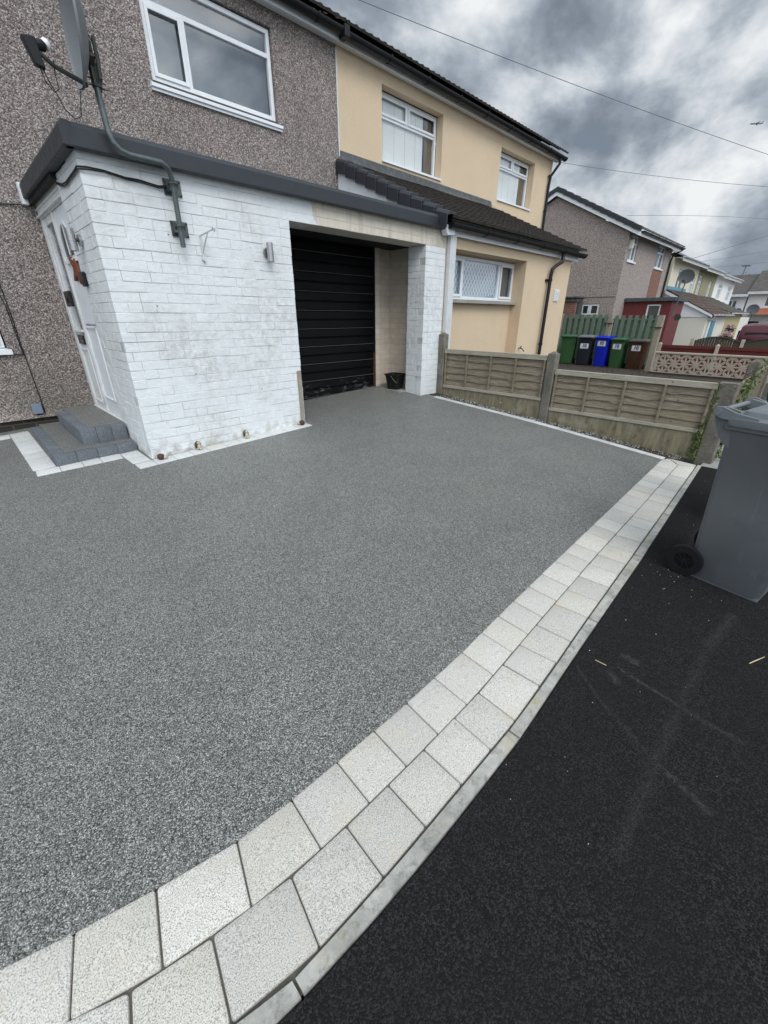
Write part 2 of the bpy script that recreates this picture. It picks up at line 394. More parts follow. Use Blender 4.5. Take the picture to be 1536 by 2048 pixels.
@material('gravel_board_concrete')
def _(t, p, b):
    q = t.vm('MULTIPLY', p, (8, 8, 1.3))
    n = t.noise(q, 2.4, 6, .7); m_ = t.noise(p, 3.0, 5, .6)
    c = t.mix(t.mapr(n, .3, .7), (.12, .103, .062), (.29, .26, .175))
    c = t.mix(t.mapr(m_, .52, .72, 0, .7), c, (.36, .34, .27))
    c = t.mix(t.mapr(t.noise(p, 14, 4), .58, .72, 0, .6), c, (.07, .062, .04))
    pz = t.voro(t.vm('MULTIPLY', p, (1, 1, 3.2)), 3.2)
    c = t.mix(t.mapr(pz, .06, .045), c, (.62, .61, .56))
    return {'Base Color': c, 'Roughness': .92, 'Normal': bump(t, t.noise(p, 70, 5, .7), .5, .004)}

@material('garage_black')
def _(t, p, b):
    x, y, z = t.sep(p)[0:3]
    n = t.noise(p, 5, 6, .65)
    c = t.mix(n, (.0008, .0009, .0012), (.0035, .0038, .005))
    wear = t.math('MULTIPLY', t.mapr(z, .60, .46), t.mapr(t.noise(t.vm('MULTIPLY', p, (1, 1, 3.0)), 6, 7, .8), .53, .66))
    c = t.mix(t.math('MULTIPLY', wear, .5), c, (.26, .275, .285))
    sc = t.mapr(t.noise(p, 26, 6, .8), .70, .80, 0, .4)
    c = t.mix(sc, c, (.16, .17, .18))
    return {'Base Color': c, 'Roughness': t.mapr(n, .3, .7, .4, .65), 'Specular IOR Level': .15, 'Normal': bump(t, t.noise(p, 14, 4), .25, .006)}
simple('pale_streak', (.085, .085, .082), .6, .3, 20)

@material('grey_plastic')
def _(t, p, b):
    n = t.noise(p, 2.2, 5, .6)
    c = t.mix(n, (.088, .096, .106), (.125, .135, .146))
    d1 = t.n('ShaderNodeMapping', ins={'Vector': p, 'Rotation': (R(-18), 0, 0), 'Scale': (9.0, 9.0, 1.0)}).outputs[0]
    s = t.mapr(t.noise(d1, 2.2, 6, .75), .58, .78, 0, .5)
    c = t.mix(s, c, (.26, .275, .29))
    d = t.mapr(t.noise(p, 4.3, 6, .7), .55, .75, 0, .4)
    c = t.mix(d, c, (.045, .050, .055))
    return {'Base Color': c, 'Roughness': t.mapr(t.noise(p, 9, 5), .3, .7, .33, .6), 'Normal': bump(t, t.noise(p, 180, 3), .12, .002)}
simple('grey_lid', (.15, .165, .18), .38, .2, 5, .0006, 150, 0, ((.07, .08, .085), .45))

@material('roof_tile')
def _(t, p, b):
    n = t.noise(p, 8, 6, .7)
    c = t.mix(t.mapr(n, .3, .7), (.018, .015, .013), (.055, .045, .038))
    c = t.mix(t.mapr(t.noise(p, 22, 5), .58, .74, 0, .5), c, (.10, .10, .075))
    return {'Base Color': c, 'Roughness': .85, 'Normal': bump(t, t.noise(p, 90, 4), .5, .004)}
@material('roof_far')
def _(t, p, b):
    x, y, z = t.sep(p)[0:3]
    n = t.noise(p, 3, 6, .7)
    c = t.mix(t.mapr(n, .3, .7), (.055, .05, .045), (.115, .105, .095))
    wv = t.math('FRACT', t.math('MULTIPLY', z, 6.5))
    c = t.mix(t.mapr(wv, .15, .0, 0, .6), c, (.03, .027, .024))
    return {'Base Color': c, 'Roughness': .9}
@material('roof_moss_red')
def _(t, p, b):
    n = t.noise(p, 4, 6, .7)
    c = t.ramp(n, [(.3, (.035, .032, .030)), (.5, (.075, .055, .048)), (.68, (.17, .085, .06))])
    return {'Base Color': c, 'Roughness': .9, 'Normal': bump(t, n, .5, .02)}
@material('leaf')
def _(t, p, b):
    n = t.noise(p, 30, 3)
    c = t.mix(n, (.035, .060, .014), (.13, .17, .045))
    return {'Base Color': c, 'Roughness': .6}
@material('leaf_dark')
def _(t, p, b):
    n = t.noise(p, .4, 4)
    c = t.mix(n, (.015, .028, .014), (.05, .07, .035))
    return {'Base Color': c, 'Roughness': .8}
@material('ground_mat')
def _(t, p, b):
    n = t.noise(p, .35, 6, .65); f = t.noise(p, 14, 4)
    c = t.mix(t.mapr(n, .45, .6), (.10, .095, .085), (.045, .06, .03))
    c = t.mix(t.mapr(f, .3, .7, 0, .5), c, (.05, .045, .035))
    return {'Base Color': c, 'Roughness': .95, 'Normal': bump(t, f, .5, .02)}
@material('net_curtain')
def _(t, p, b):
    x, y, z = t.sep(p)[0:3]
    u = t.math('FRACT', t.math('MULTIPLY', x, 11)); v = t.math('FRACT', t.math('MULTIPLY', z, 8))
    d = t.math('ADD', t.math('ABSOLUTE', t.math('SUBTRACT', u, .5)), t.math('ABSOLUTE', t.math('SUBTRACT', v, .5)))
    k = t.mapr(t.math('ABSOLUTE', t.math('SUBTRACT', d, .5)), .05, .12)
    c = t.mix(k, (.62, .70, .76), (.22, .29, .36))
    return {'Base Color': c, 'Roughness': .9}
@material('blind_white')
def _(t, p, b):
    x = t.sep(p)[0]
    u = t.math('FRACT', t.math('MULTIPLY', x, 3.4))
    k = t.mapr(t.math('ABSOLUTE', t.math('SUBTRACT', u, .5)), .47, .49)
    c = t.mix(k, (.86, .86, .83), (.55, .54, .50))
    return {'Base Color': c, 'Roughness': .9}

# ------------------------------------------------------------------ mesh builder
class MB:
    def __init__(s): s.v = []; s.f = []; s.tint = []
    def add(s, vs, fs, tint=.5):
        o = len(s.v); s.v += [tuple(v) for v in vs]; s.f += [tuple(i+o for i in f) for f in fs]; s.tint += [tint]*len(vs)
        return s
    def box(s, x0, x1, y0, y1, z0, z1, tint=.5):
        return s.add([(x0, y0, z0), (x1, y0, z0), (x1, y1, z0), (x0, y1, z0), (x0, y0, z1), (x1, y0, z1), (x1, y1, z1), (x0, y1, z1)],
                     [(0, 3, 2, 1), (4, 5, 6, 7), (0, 1, 5, 4), (1, 2, 6, 5), (2, 3, 7, 6), (3, 0, 4, 7)], tint)
    def hexa(s, bot, top, tint=.5):       # two matching rings of points
        n = len(bot)
        return s.add(list(bot)+list(top), [tuple(reversed(range(n))), tuple(range(n, 2*n))]+[(i, (i+1) % n, n+(i+1) % n, n+i) for i in range(n)], tint)
    def loft(s, rings, cap=True):
        n = len(rings[0]); vs = [v for r in rings for v in r]; fs = []
        for k in range(len(rings)-1):
            for i in range(n):
                a = k*n+i; b = k*n+(i+1) % n; fs.append((a, b, b+n, a+n))
        if cap: fs.append(tuple(reversed(range(n)))); fs.append(tuple(range((len(rings)-1)*n, len(rings)*n)))
        return s.add(vs, fs)
    def prism(s, poly, axis, a, b):       # poly in the two other axes, extruded along axis
        def P(u, v, w):
            return {'x': (w, u, v), 'y': (u, w, v), 'z': (u, v, w)}[axis]
        return s.hexa([P(u, v, a) for u, v in poly], [P(u, v, b) for u, v in poly])
    def tube(s, pts, r, seg=10, closed=False):
        pts = [Vector(p) for p in pts]; n = len(pts); rings = []
        up = Vector((0, 0, 1)); prev = None
        for i, p in enumerate(pts):
            d = (pts[min(i+1, n-1)]-pts[max(i-1, 0)]).normalized()
            if prev is None:
                a = d.cross(up if abs(d.z) < .95 else Vector((1, 0, 0))).normalized()
            else:
                a = (prev-d*prev.dot(d)).normalized()
            prev = a; b = d.cross(a)
            rr = r[i] if isinstance(r, (list, tuple)) else r
            rings.append([p+a*rr*math.cos(2*math.pi*k/seg)+b*rr*math.sin(2*math.pi*k/seg) for k in range(seg)])
        return s.loft(rings)
    def disc(s, c, axis, r0, r1, w0, w1, seg=28):   # ring or cylinder about an axis vector
        c = Vector(c); ax = Vector(axis).normalized(); a = ax.orthogonal().normalized(); b = ax.cross(a)
        P = lambda r, w_, k: c+ax*w_+(a*math.cos(2*math.pi*k/seg)+b*math.sin(2*math.pi*k/seg))*r
        if r0 <= 0:
            return s.loft([[P(r1, w0, k) for k in range(seg)], [P(r1, w1, k) for k in range(seg)]])
        rings = [[P(r, w_, k) for k in range(seg)] for r, w_ in ((r0, w0), (r1, w0), (r1, w1), (r0, w1), (r0, w0))]
        return s.loft(rings, cap=False)

WL = {}
def finish(name, mb, mat, parent=None, local=False, smooth=False, bevel=0.0, mats=None):
    me = bpy.data.meshes.new(name)
    off = Vector((0, 0, 0)) if (local or parent is None) else WL[parent.name]
    me.from_pydata([tuple(Vector(v)-off) for v in mb.v], [], mb.f); me.update()
    bm = bmesh.new(); bm.from_mesh(me); bmesh.ops.recalc_face_normals(bm, faces=bm.faces); bm.to_mesh(me); bm.free()
    at = me.attributes.new('tint', 'FLOAT', 'POINT')
    at.data.foreach_set('value', mb.tint)
    me.materials.append(MATS[mat])
    if smooth:
        for p in me.polygons: p.use_smooth = True
        me.set_sharp_from_angle(angle=R(38))
    o = bpy.data.objects.new(name, me); COL.objects.link(o)
    WL[o.name] = Vector((0, 0, 0)) if parent is None else WL[parent.name].copy()
    if parent is not None: o.parent = parent
    if bevel:
        md = o.modifiers.new('bevel', 'BEVEL'); md.width = bevel; md.segments = 2; md.limit_method = 'ANGLE'; md.angle_limit = R(40)
    return o
def thing(name, label, cat, loc=(0, 0, 0), rz=0.0, group=None):
    o = bpy.data.objects.new(name, None); COL.objects.link(o); o.location = loc; o.rotation_euler = (0, 0, rz)
    o.empty_display_size = .1
    o['label'] = label; o['category'] = cat
    if group: o['group'] = group
    WL[o.name] = Vector(loc); return o
def tag(o, label, cat, group=None):
    o['label'] = label; o['category'] = cat
    if group: o['group'] = group
    return o
def struct(name, mb, mat, **k):
    o = finish(name, mb, mat, **k); o['kind'] = 'structure'; return o
def lerp(tab, x):
    if x <= tab[0][0]:
        (a, b), (c, d) = tab[0], tab[1]
    elif x >= tab[-1][0]:
        (a, b), (c, d) = tab[-2], tab[-1]
    else:
        for (a, b), (c, d) in zip(tab, tab[1:]):
            if a <= x <= c: break
    return b+(d-b)*(x-a)/(c-a)
def text_mb(s, size, depth, place):
    """letters as solid geometry; place(u, v, w) maps to the target space"""
    cu = bpy.data.curves.new('t', 'FONT'); cu.body = s; cu.size = size; cu.extrude = depth; cu.align_x = 'CENTER'; cu.align_y = 'CENTER'; cu.offset = size*.045
    ob = bpy.data.objects.new('t', cu); COL.objects.link(ob)
    dg = bpy.context.evaluated_depsgraph_get(); me = bpy.data.meshes.new_from_object(ob.evaluated_get(dg))
    mb = MB(); mb.add([place(*v.co) for v in me.vertices], [tuple(p.vertices) for p in me.polygons])
    bpy.data.objects.remove(ob); bpy.data.curves.remove(cu); bpy.data.meshes.remove(me)
    return mb

def gz(x, y):      # the drive climbs from the footway to the house
    s = max(.08, .18+.034*(x-1.13))
    return (y-.6)/3.9*s if y > .6 else 0.0
E_T = [(-.60, 1.09), (-.384, .981), (-.237, .941), (-.048, .888), (.175, .836), (.365, .819), (.557, .814), (.932, .806), (1.338, .813), (1.882, .841), (5.412, .964)]
J_T = [(-.5, .87), (-.279, .765), (-.162, .724), (-.092, .705), (.025, .678), (.129, .657), (.247, .641), (.449, .630), (.83, .622), (1.2, .624), (1.54, .642), (2.1, .668), (2.66, .695), (3.98, .738), (5.371, .793)]
K_T = [(-.5, .68), (-.2, .565), (-.008, .497), (.149, .460), (.442, .446), (.83, .442), (1.19, .438), (1.62, .458), (1.96, .478), (2.93, .522), (5.456, .643)]
O_T = [(-.5, .56), (-.2, .475), (.069, .418), (.321, .396), (.612, .384), (1.14, .381), (1.665, .408), (2.05, .424), (2.96, .460), (5.573, .599)]
E_ = lambda x: lerp(E_T, x); J_ = lambda x: lerp(J_T, x); K_ = lambda x: lerp(K_T, x); O_ = lambda x: lerp(O_T, x)

# ------------------------------------------------------------------ ground, drive, pavement
def terr(x, y):
    if x < 6: z = -.06
    elif x < 17: z = -.06-.015*(x-6)
    else: z = -.225-.045*(min(x, 60)-17)
    if x > 60: z -= .01*(x-60)
    return z
mb = MB()
xs = [-900, -300, -80, -30, -12, -6, -3, 0, 3, 5, 6, 8, 11, 14, 17, 19, 21, 24, 27, 30, 35, 40, 50, 60, 90, 150, 300, 900]
ys = [-900, -300, -90, -40, -20, -12, -8, -4, -2, 0, 2, 4, 6, 8, 12, 20, 40, 90, 300, 900]
mb.v = [(x, y, terr(x, y)) for x in xs for y in ys]; mb.tint = [.5]*len(mb.v)
n = len(ys); mb.f = [(i*n+j, (i+1)*n+j, (i+1)*n+j+1, i*n+j+1) for i in range(len(xs)-1) for j in range(n-1)]
struct('ground', mb, 'ground_mat')

mb = MB(); XS = [-7+.2*i for i in range(31)]+[-.95+.05*i for i in range(57)]+[1.9+.2*i for i in range(18)]+[5.47]
NR = 24
for x in XS:
    y0 = E_(x)-.005
    y0 = max(y0, .8) if x > -1.2 else 1.2
    for j in range(NR+1):
        y = y0+(6.72-y0)*j/NR; mb.v.append((x, y, gz(x, y)))
mb.tint = [.5]*len(mb.v)
mb.f = [(i*(NR+1)+j, (i+1)*(NR+1)+j, (i+1)*(NR+1)+j+1, i*(NR+1)+j+1) for i in range(len(XS)-1) for j in range(NR)]
struct('driveway', mb, 'resin_gravel')

# footway: new black asphalt up to x=5.586, old concrete beyond, then the carriageway
mb = MB(); N = 60
for i in range(N+1):
    x = -8+(5.586+8)*i/N; yo = O_(max(x, -1.0))
    for y in (yo-.002, yo-.3, -1.0, -3.2): mb.v.append((x, y, 0.0 if y > -1.5 else -.02))
mb.tint = [.5]*len(mb.v); mb.f = [(i*4+j, (i+1)*4+j, (i+1)*4+j+1, i*4+j+1) for i in range(N) for j in range(3)]
struct('pavement', mb, 'new_asphalt')
mb = MB()
for i in range(14): mb.add([(5.59+i*.9, -3.2, -.012-.013*i), (5.59+i*.9+.893, -3.2, -.012-.013*(i+1)), (5.59+i*.9+.893, .62, -.004-.013*(i+1)), (5.59+i*.9, .62, -.004-.013*i)], [(0, 1, 2, 3)])
struct('old_pavement', mb, 'concrete_slab')
mb = MB().box(-60, 5.7, -3.35, -3.2, -.3, .0).box(5.72, 60, -3.35, -3.2, -2, -.03)
struct('road_kerb', mb, 'kerb_concrete')
mb = MB().add([(-60, -9, -.05), (5, -9, -.05), (60, -9, -1.9), (60, -3.352, -1.9), (17, -3.352, -.2), (5, -3.352, -.055), (-60, -3.352, -.055)], [(0, 1, 5, 6), (1, 2, 3, 4, 5)])
struct('road', mb, 'tarmac_road')

def block(mb, quad, zf, depth, gap, cr=.008, tint=None, lift=0.0, ns=5):
    """one paver with softly rounded edges, quad = 4 ground corners counter-clockwise"""
    q = [Vector((a, b)) for a, b in quad]
    c = sum(q, Vector((0, 0)))/4
    def inset(d):
        out = []
        for i in range(4):
            p, a, b = q[i], q[i-1], q[(i+1) % 4]
            u = (a-p).normalized(); v = (b-p).normalized()
            out.append((p, u, v, d))
        return out
    def ring(d, z, r):
        pts = []
        for p, u, v, dd in inset(d):
            s = max(.2, abs(u.x*v.y-u.y*v.x))
            base = p+(u+v)*d/s
            pts.append(base+u*r); 
            pts.append(base+(u+v)*r*.3)
            pts.append(base+v*r)
        return [(a.x, a.y, zf(a.x, a.y)+z+lift) for a in pts]
    t = rnd.random() if tint is None else tint
    j = gap/2
    rings = [ring(j, -depth, cr), ring(j, -.005, cr), ring(j+.0015, -.0015, cr), ring(j+.005, 0, cr)]
    k = len(mb.v); mb.loft(rings)
    for i in range(k, len(mb.v)): mb.tint[i] = t

# two rows of granite setts along the front of the drive
mb = MB()
a_j = [-.62, -.44, -.2365, -.048, .175, .365, .557, .742, .932, 1.12, 1.338, 1.527, 1.703, 1.882]
while a_j[-1] < 5.2: a_j.append(a_j[-1]+rnd.choice((.165, .185, .195, .205, .24)))
a_j[-1] = 5.39
jj = [-.68, -.50, -.279, -.092, .129, .353, .551, .735, .92, 1.115, 1.335, 1.525, 1.70, 1.88]
while len(jj) < len(a_j): jj.append(a_j[len(jj)])
for k in range(len(a_j)-1):
    x0, x1 = a_j[k], a_j[k+1]; u0, u1 = jj[k], jj[k+1]
    block(mb, [(u0, J_(u0)), (u1, J_(u1)), (x1, E_(x1)), (x0, E_(x0))], gz, .06, .0025+rnd.random()*.003, .006, lift=rnd.uniform(.001, .004))
b_j = [-.44, -.162, .025, .2475, .449, .639, .83, 1.024, 1.203, 1.424, 1.60, 1.80]
bk = [-.47, -.20, -.008, .216, .442, .634, .827, 1.012, 1.194, 1.433, 1.62, 1.81]
while b_j[-1] < 5.15: b_j.append(b_j[-1]+rnd.choice((.165, .185, .195, .21, .24))); bk.append(b_j[-1]+.02)
b_j[-1] = 5.38; bk[-1] = 5.46
for k in range(len(b_j)-1):
    x0, x1 = bk[k], bk[k+1]; u0, u1 = b_j[k], b_j[k+1]
    block(mb, [(x0, K_(x0)), (x1, K_(x1)), (u1, J_(u1)), (u0, J_(u0))], gz, .06, .003+rnd.random()*.0045, .007, lift=rnd.uniform(.0, .004))
# far end pieces where the border meets the fence strip
block(mb, [(5.46, .645), (5.57, .65), (5.54, .93), (5.40, .80)], gz, .06, .008)
block(mb, [(5.385, .81), (5.40, .80), (5.53, .925), (5.41, .962)], gz, .06, .006)
struct('paving_setts', mb, 'granite_paver', smooth=True)
# bedding sand under the setts
mb = MB()
for i in range(41):
    x = -.75+i*.157
    for y in (O_(x)+.01, E_(x)-.003): mb.v.append((x, y, gz(x, y)-.009 if y > .6 else -.010))
mb.tint = [.5]*len(mb.v); mb.f = [(2*i, 2*i+2, 2*i+3, 2*i+1) for i in range(40)]
simple('joint_sand', (.11, .10, .085), .95, .4, 30)
struct('sand_bed', mb, 'joint_sand')
# concrete edging kerb
mb = MB(); cuts = [-.75, -.28, .135, 1.13, 2.05, 2.96, 3.87, 4.72, 5.573]
for a, b in zip(cuts, cuts[1:]):
    a2, b2 = a+.004, b-.004; nn = 5
    for i in range(nn):
        x0 = a2+(b2-a2)*i/nn; x1 = a2+(b2-a2)*(i+1)/nn
        s = .012 if a < 0 else 0
        mb.hexa([(x0, O_(x0), -.15), (x1, O_(x1), -.15), (x1, K_(x1)-.004, -.15), (x0, K_(x0)-.004, -.15)],
                [(x0, O_(x0)+.006, .007), (x1, O_(x1)+.006, .007), (x1, K_(x1)-.008, .007), (x0, K_(x0)-.008, .007)])
bm_o = struct('edging_kerb', mb, 'kerb_concrete')

# pale border slabs round the steps, along the porch and beside the fence
mb = MB()
def strip(p0, p1, w, n, zf=gz, lift=.004):
    p0 = Vector(p0); p1 = Vector(p1); d = (p1-p0); L = d.length; d.normalize(); nrm = Vector((-d.y, d.x))
    e = [0]
    for i in range(n): e.append(e[-1]+1+rnd.uniform(-.12, .12))
    for a, b in zip(e, e[1:]):
        A = p0+d*L*a/e[-1]; B = p0+d*L*b/e[-1]
        q = [A, B, B+nrm*w, A+nrm*w]
        if w < 0: q = q[::-1]
        block(mb, [tuple(v) for v in q], zf, .05, .003, .003, lift=lift)
strip((.205, 4.965), (.185, 6.56), -.185, 8)
strip((.212, 4.785), (.925, 4.75), .175, 4)
strip((-3.4, 6.36), (.185, 6.36), .20, 18)
strip((.945, 4.505), (.93, 4.90), -.17, 2)
strip((.955, 4.325), (3.02, 4.372), .17, 11)
strip((5.425, .955), (5.49, 2.6), -.105, 9)
strip((5.49, 2.605), (5.40, 4.34), -.11, 9)
struct('border_slabs', mb, 'granite_pale', smooth=True)

# ------------------------------------------------------------------ building helpers
def wall_grid(mb, ax, c, u0, u1, z0, z1, holes, reveal, sgn=1):
    """front skin in a plane (ax='y' or 'x' at c) with rectangular openings and reveals going back by `reveal`"""
    us = sorted({u0, u1}|{h[0] for h in holes}|{h[1] for h in holes}); zs = sorted({z0, z1}|{h[2] for h in holes}|{h[3] for h in holes})
    P = (lambda u, w_, z: (u, w_, z)) if ax == 'y' else (lambda u, w_, z: (w_, u, z))
    for a, b in zip(us, us[1:]):
        for p, q in zip(zs, zs[1:]):
            m_ = ((a+b)/2, (p+q)/2)
            if any(h[0] < m_[0] < h[1] and h[2] < m_[1] < h[3] for h in holes): continue
            mb.add([P(a, c, p), P(b, c, p), P(b, c, q), P(a, c, q)], [(0, 1, 2, 3)])
    for h in holes:
        a, b, p, q = h[:4]; r = h[4] if len(h) > 4 else reveal; d = c+r*sgn
        for A, B in (((a, p), (a, q)), ((b, q), (b, p)), ((a, q), (b, q)), ((b, p), (a, p))):
            mb.add([P(A[0], c, A[1]), P(B[0], c, B[1]), P(B[0], d, B[1]), P(A[0], d, A[1])], [(0, 1, 2, 3)])

def window(parent, ax, c, u0, u1, z0, z1, bars_v=(), bars_h=(), casements=(), behind=(), fw=.05, depth=.06, sgn=1, frame='upvc_white', name='window'):
    """frame with glass and curtains. bars_v: (u, za, zb); bars_h: (z, ua, ub). sgn=+1: room lies at larger coordinate"""
    P = (lambda u, w_, z: (u, w_, z)) if ax == 'y' else (lambda u, w_, z: (w_, u, z))
    def bx(m, a, b, w0, w1, p, q):
        A = P(a, w0, p); B = P(b, w1, q)
        m.box(min(A[0], B[0]), max(A[0], B[0]), min(A[1], B[1]), max(A[1], B[1]), min(A[2], B[2]), max(A[2], B[2]))
    m_ = MB(); D = depth*sgn
    bx(m_, u0, u0+fw, c, c+D, z0, z1); bx(m_, u1-fw, u1, c, c+D, z0, z1)
    bx(m_, u0+fw, u1-fw, c, c+D, z0, z0+fw); bx(m_, u0+fw, u1-fw, c, c+D, z1-fw, z1)
    for u, za, zb in bars_v: bx(m_, u-fw*.55, u+fw*.55, c+.001*sgn, c+D*.95, za, zb)
    for z, ua, ub in bars_h: bx(m_, ua, ub, c+.002*sgn, c+D*.9, z-fw*.5, z+fw*.5)
    for a, b, p, q in casements:       # opening sash standing slightly proud
        k = fw*.8
        bx(m_, a, a+k, c-.016*sgn, c-.0005*sgn, p, q); bx(m_, b-k, b, c-.016*sgn, c-.0005*sgn, p, q)
        bx(m_, a+k, b-k, c-.016*sgn, c-.0005*sgn, p, p+k); bx(m_, a+k, b-k, c-.016*sgn, c-.0005*sgn, q-k, q)
    f = finish(name, m_, frame, parent, bevel=.004)
    g = MB(); bx(g, u0+fw*.6, u1-fw*.6, c+.030*sgn, c+.036*sgn, z0+fw*.6, z1-fw*.6)
    finish('pane', g, 'pane_glass', f)
    for (a, b, p, q, mat, off, nm) in behind:
        k = MB(); bx(k, a, b, c+off*sgn, c+(off+.004)*sgn, p, q); finish(nm, k, mat, f)
    return f

def brick_face(mbb, mbm, ax, c, u0, u1, z0, z1, zjoint, thick=.10, off=None, skip=None, ch=.0825, bl=.235, seedk=0, sgn=1):
    """courses of hand-laid bricks on a face; ax 'y': face at y=c looking to -y; ax 'x': face at x=c looking to -x"""
    r = random.Random(100+seedk); j = .0048
    P = (lambda u, w_, z: (u, w_, z)) if ax == 'y' else (lambda u, w_, z: (w_, u, z))
    def bx(m, a, b, w0, w1, p, q):
        A = P(a, w0, p); B = P(b, w1, q); m.box(min(A[0], B[0]), max(A[0], B[0]), min(A[1], B[1]), max(A[1], B[1]), min(A[2], B[2]), max(A[2], B[2]), r.random())
    k0 = math.ceil((zjoint-z1)/ch)-1; k = k0
    while True:
        top = zjoint-ch*k; bot = top-ch
        if top <= z0: break
        p = max(bot+j/2, z0); q = min(top-j/2, z1); k += 1
        if q-p < .015: continue
        u = u0-(bl*.5 if k % 2 else 0)-r.choice((0, 0, .06, .11))
        while u < u1:
            L = bl if r.random() < .8 else bl*.5
            a = max(u, u0); b = min(u+L-j*r.choice((.35, .6, 1.0)), u1); u += L
            if b-a < .02: continue
            if a > u0+.001: a += r.uniform(-.002, .002)
            if skip and skip((a+b)/2, (p+q)/2): continue
            pr = r.uniform(-.0026, .0026)
            # subtly irregular brick
            dz = [r.uniform(-.0036, .0036) for _ in range(4)]; w0 = c+pr*sgn; w1 = c+thick*sgn
            vs = [P(a, w0, p+dz[0]), P(b, w0, p+dz[1]), P(b, w1, p), P(a, w1, p), P(a, w0, q+dz[2]), P(b, w0, q+dz[3]), P(b, w1, q), P(a, w1, q)]
            mbb.add(vs, [(0, 3, 2, 1), (4, 5, 6, 7), (0, 1, 5, 4), (1, 2, 6, 5), (2, 3, 7, 6), (3, 0, 4, 7)], r.random())
    g = .0028*sgn
    bx(mbm, u0+.003, u1-.003, c+g, c+(thick-.005)*sgn, z0, z1)

def tiled_roof(mb, x0, x1, ya, za, yb, zb, gauge=.29, rib=.10, h=.022, thick=.022):
    """courses of profiled tiles from eaves (ya,za) up to (yb,zb), ribs run up the slope"""
    L = math.hypot(yb-ya, zb-za); n = max(1, round(L/gauge)); ux = (yb-ya)/L; uz = (zb-za)/L; nx, nz = -uz, ux
    cols = max(2, int((x1-x0)/(rib/4)))
    for c_ in range(n):
        s0 = L*c_/n-.03*(c_ > 0); s1 = L*(c_+1)/n
        base = len(mb.v)
        t_ = rnd.random()
        for s, o in ((s0, 0.0), (s0, thick), (s1+.01, .004)):
            for i in range(cols+1):
                x = x0+(x1-x0)*i/cols; pr = h*max(0, math.sin(2*math.pi*(x-x0)/rib))**.7 if math.sin(2*math.pi*(x-x0)/rib) > 0 else 0
                w_ = o+pr*(1 if o > 0 else 0)
                mb.v.append((x, ya+ux*s+nx*w_, za+uz*s+nz*w_)); mb.tint.append(t_)
        m_ = cols+1
        for k in range(2):
            for i in range(cols): mb.f.append((base+k*m_+i, base+k*m_+i+1, base+(k+1)*m_+i+1, base+(k+1)*m_+i))

def gutter(parent, x0, x1, y, z, r=.055, mat='black_plastic', name='gutter'):
    m_ = MB(); seg = 10
    for (xa, xb) in ((x0, x1),):
        prof = [(y+r*math.cos(math.pi+math.pi*i/seg), z+r*.95*math.sin(math.pi+math.pi*i/seg)) for i in range(seg+1)]
        inn = [(y+(r-.004)*math.cos(math.pi+math.pi*i/seg), z+(r-.004)*.95*math.sin(math.pi+math.pi*i/seg)) for i in range(seg, -1, -1)]
        m_.prism(prof+inn, 'x', xa, xb)
    m_.prism([(y+(r+.006)*math.cos(math.pi+math.pi*i/seg), z+.004+r*1.05*math.sin(math.pi+math.pi*i/seg)) for i in range(seg+1)], 'x', x1-.012, x1+.004)
    m_.prism([(y+(r+.006)*math.cos(math.pi+math.pi*i/seg), z+.004+r*1.05*math.sin(math.pi+math.pi*i/seg)) for i in range(seg+1)], 'x', x0-.004, x0+.012)
    k = x0+.9
    while k < x1-.2:
        m_.prism([(y+(r+.007)*math.cos(math.pi+math.pi*i/seg), z+(r+.004)*math.sin(math.pi+math.pi*i/seg)) for i in range(seg+1)]+[(y+r+.006, z+.012), (y-r-.006, z+.012)], 'x', k, k+.03); k += .95
    return finish(name, m_, mat, parent)

YH = 6.70; YP = 4.52; XP = 1.128; XPARTY = 5.552
# ------------------------------------------------------------------ pebbledash house
H1 = thing('pebbledash_house', 'pebbledash terraced house on the left with white upstairs window behind the flat-roofed porch', 'house', (2, YH, 0))
mb = MB()
wall_grid(mb, 'y', YH, -4.2, XPARTY-.004, .40, 5.26, [(2.70, 4.42, 4.05, 5.06, .10), (-1.0, .47, 1.15, 2.45, .10)], .10)
mb.add([(-4.2, YH, .4), (-4.2, 13, .4), (-4.2, 13, 5.22), (-4.2, 9.85, 6.9), (-4.2, YH, 5.22)], [(0, 1, 2, 3, 4)])
mb.add([(-4.2, 13, .4), (XPARTY, 13, .4), (XPARTY, 13, 5.22), (-4.2, 13, 5.22)], [(0, 1, 2, 3)])
mb.hexa([(-4.2, YH+.002, .36), (1.13, YH+.002, .36), (1.13, YH-.035, .355), (-4.2, YH-.035, .355)], [(-4.2, YH+.002, .46), (1.13, YH+.002, .46), (1.13, YH-.002, .42), (-4.2, YH-.002, .42)])
finish('wall', mb, 'pebbledash', H1)
finish('plinth', MB().box(-4.2, 1.12, YH+.02, YH+.2, 0, .37), 'dark_brick', H1)
wf = window(H1, 'y', YH+.045, 2.712, 4.41, 4.085, 5.045, bars_v=((3.19, 4.13, 4.75),), bars_h=((4.77, 2.76, 4.36),),
       casements=((2.755, 3.17, 4.125, 4.75),),
       behind=((2.74, 4.38, 4.10, 5.03, 'curtain_grey', .12, 'curtain'), (2.9, 4.1, 4.5, 4.7, 'curtain_white', .10, 'curtain')) if False else ((2.74, 4.38, 4.10, 5.03, 'curtain_grey', .12, 'curtain'),))
finish('sill', MB().prism([(YH+.06, 4.05), (YH-.05, 4.03), (YH-.05, 3.995), (YH+.06, 3.995)], 'x', 2.66, 4.47).box(2.665, 4.465, YH-.03, YH+.04, 3.965, 3.993), 'upvc_white', wf)
wf = window(H1, 'y', YH+.045, -1.0, .455, 1.17, 2.44, bars_v=((-.3, 1.2, 2.4),), casements=((-.26, .42, 1.2, 2.4),), behind=((-.98, .44, 1.19, 2.42, 'curtain_grey', .12, 'curtain'),))
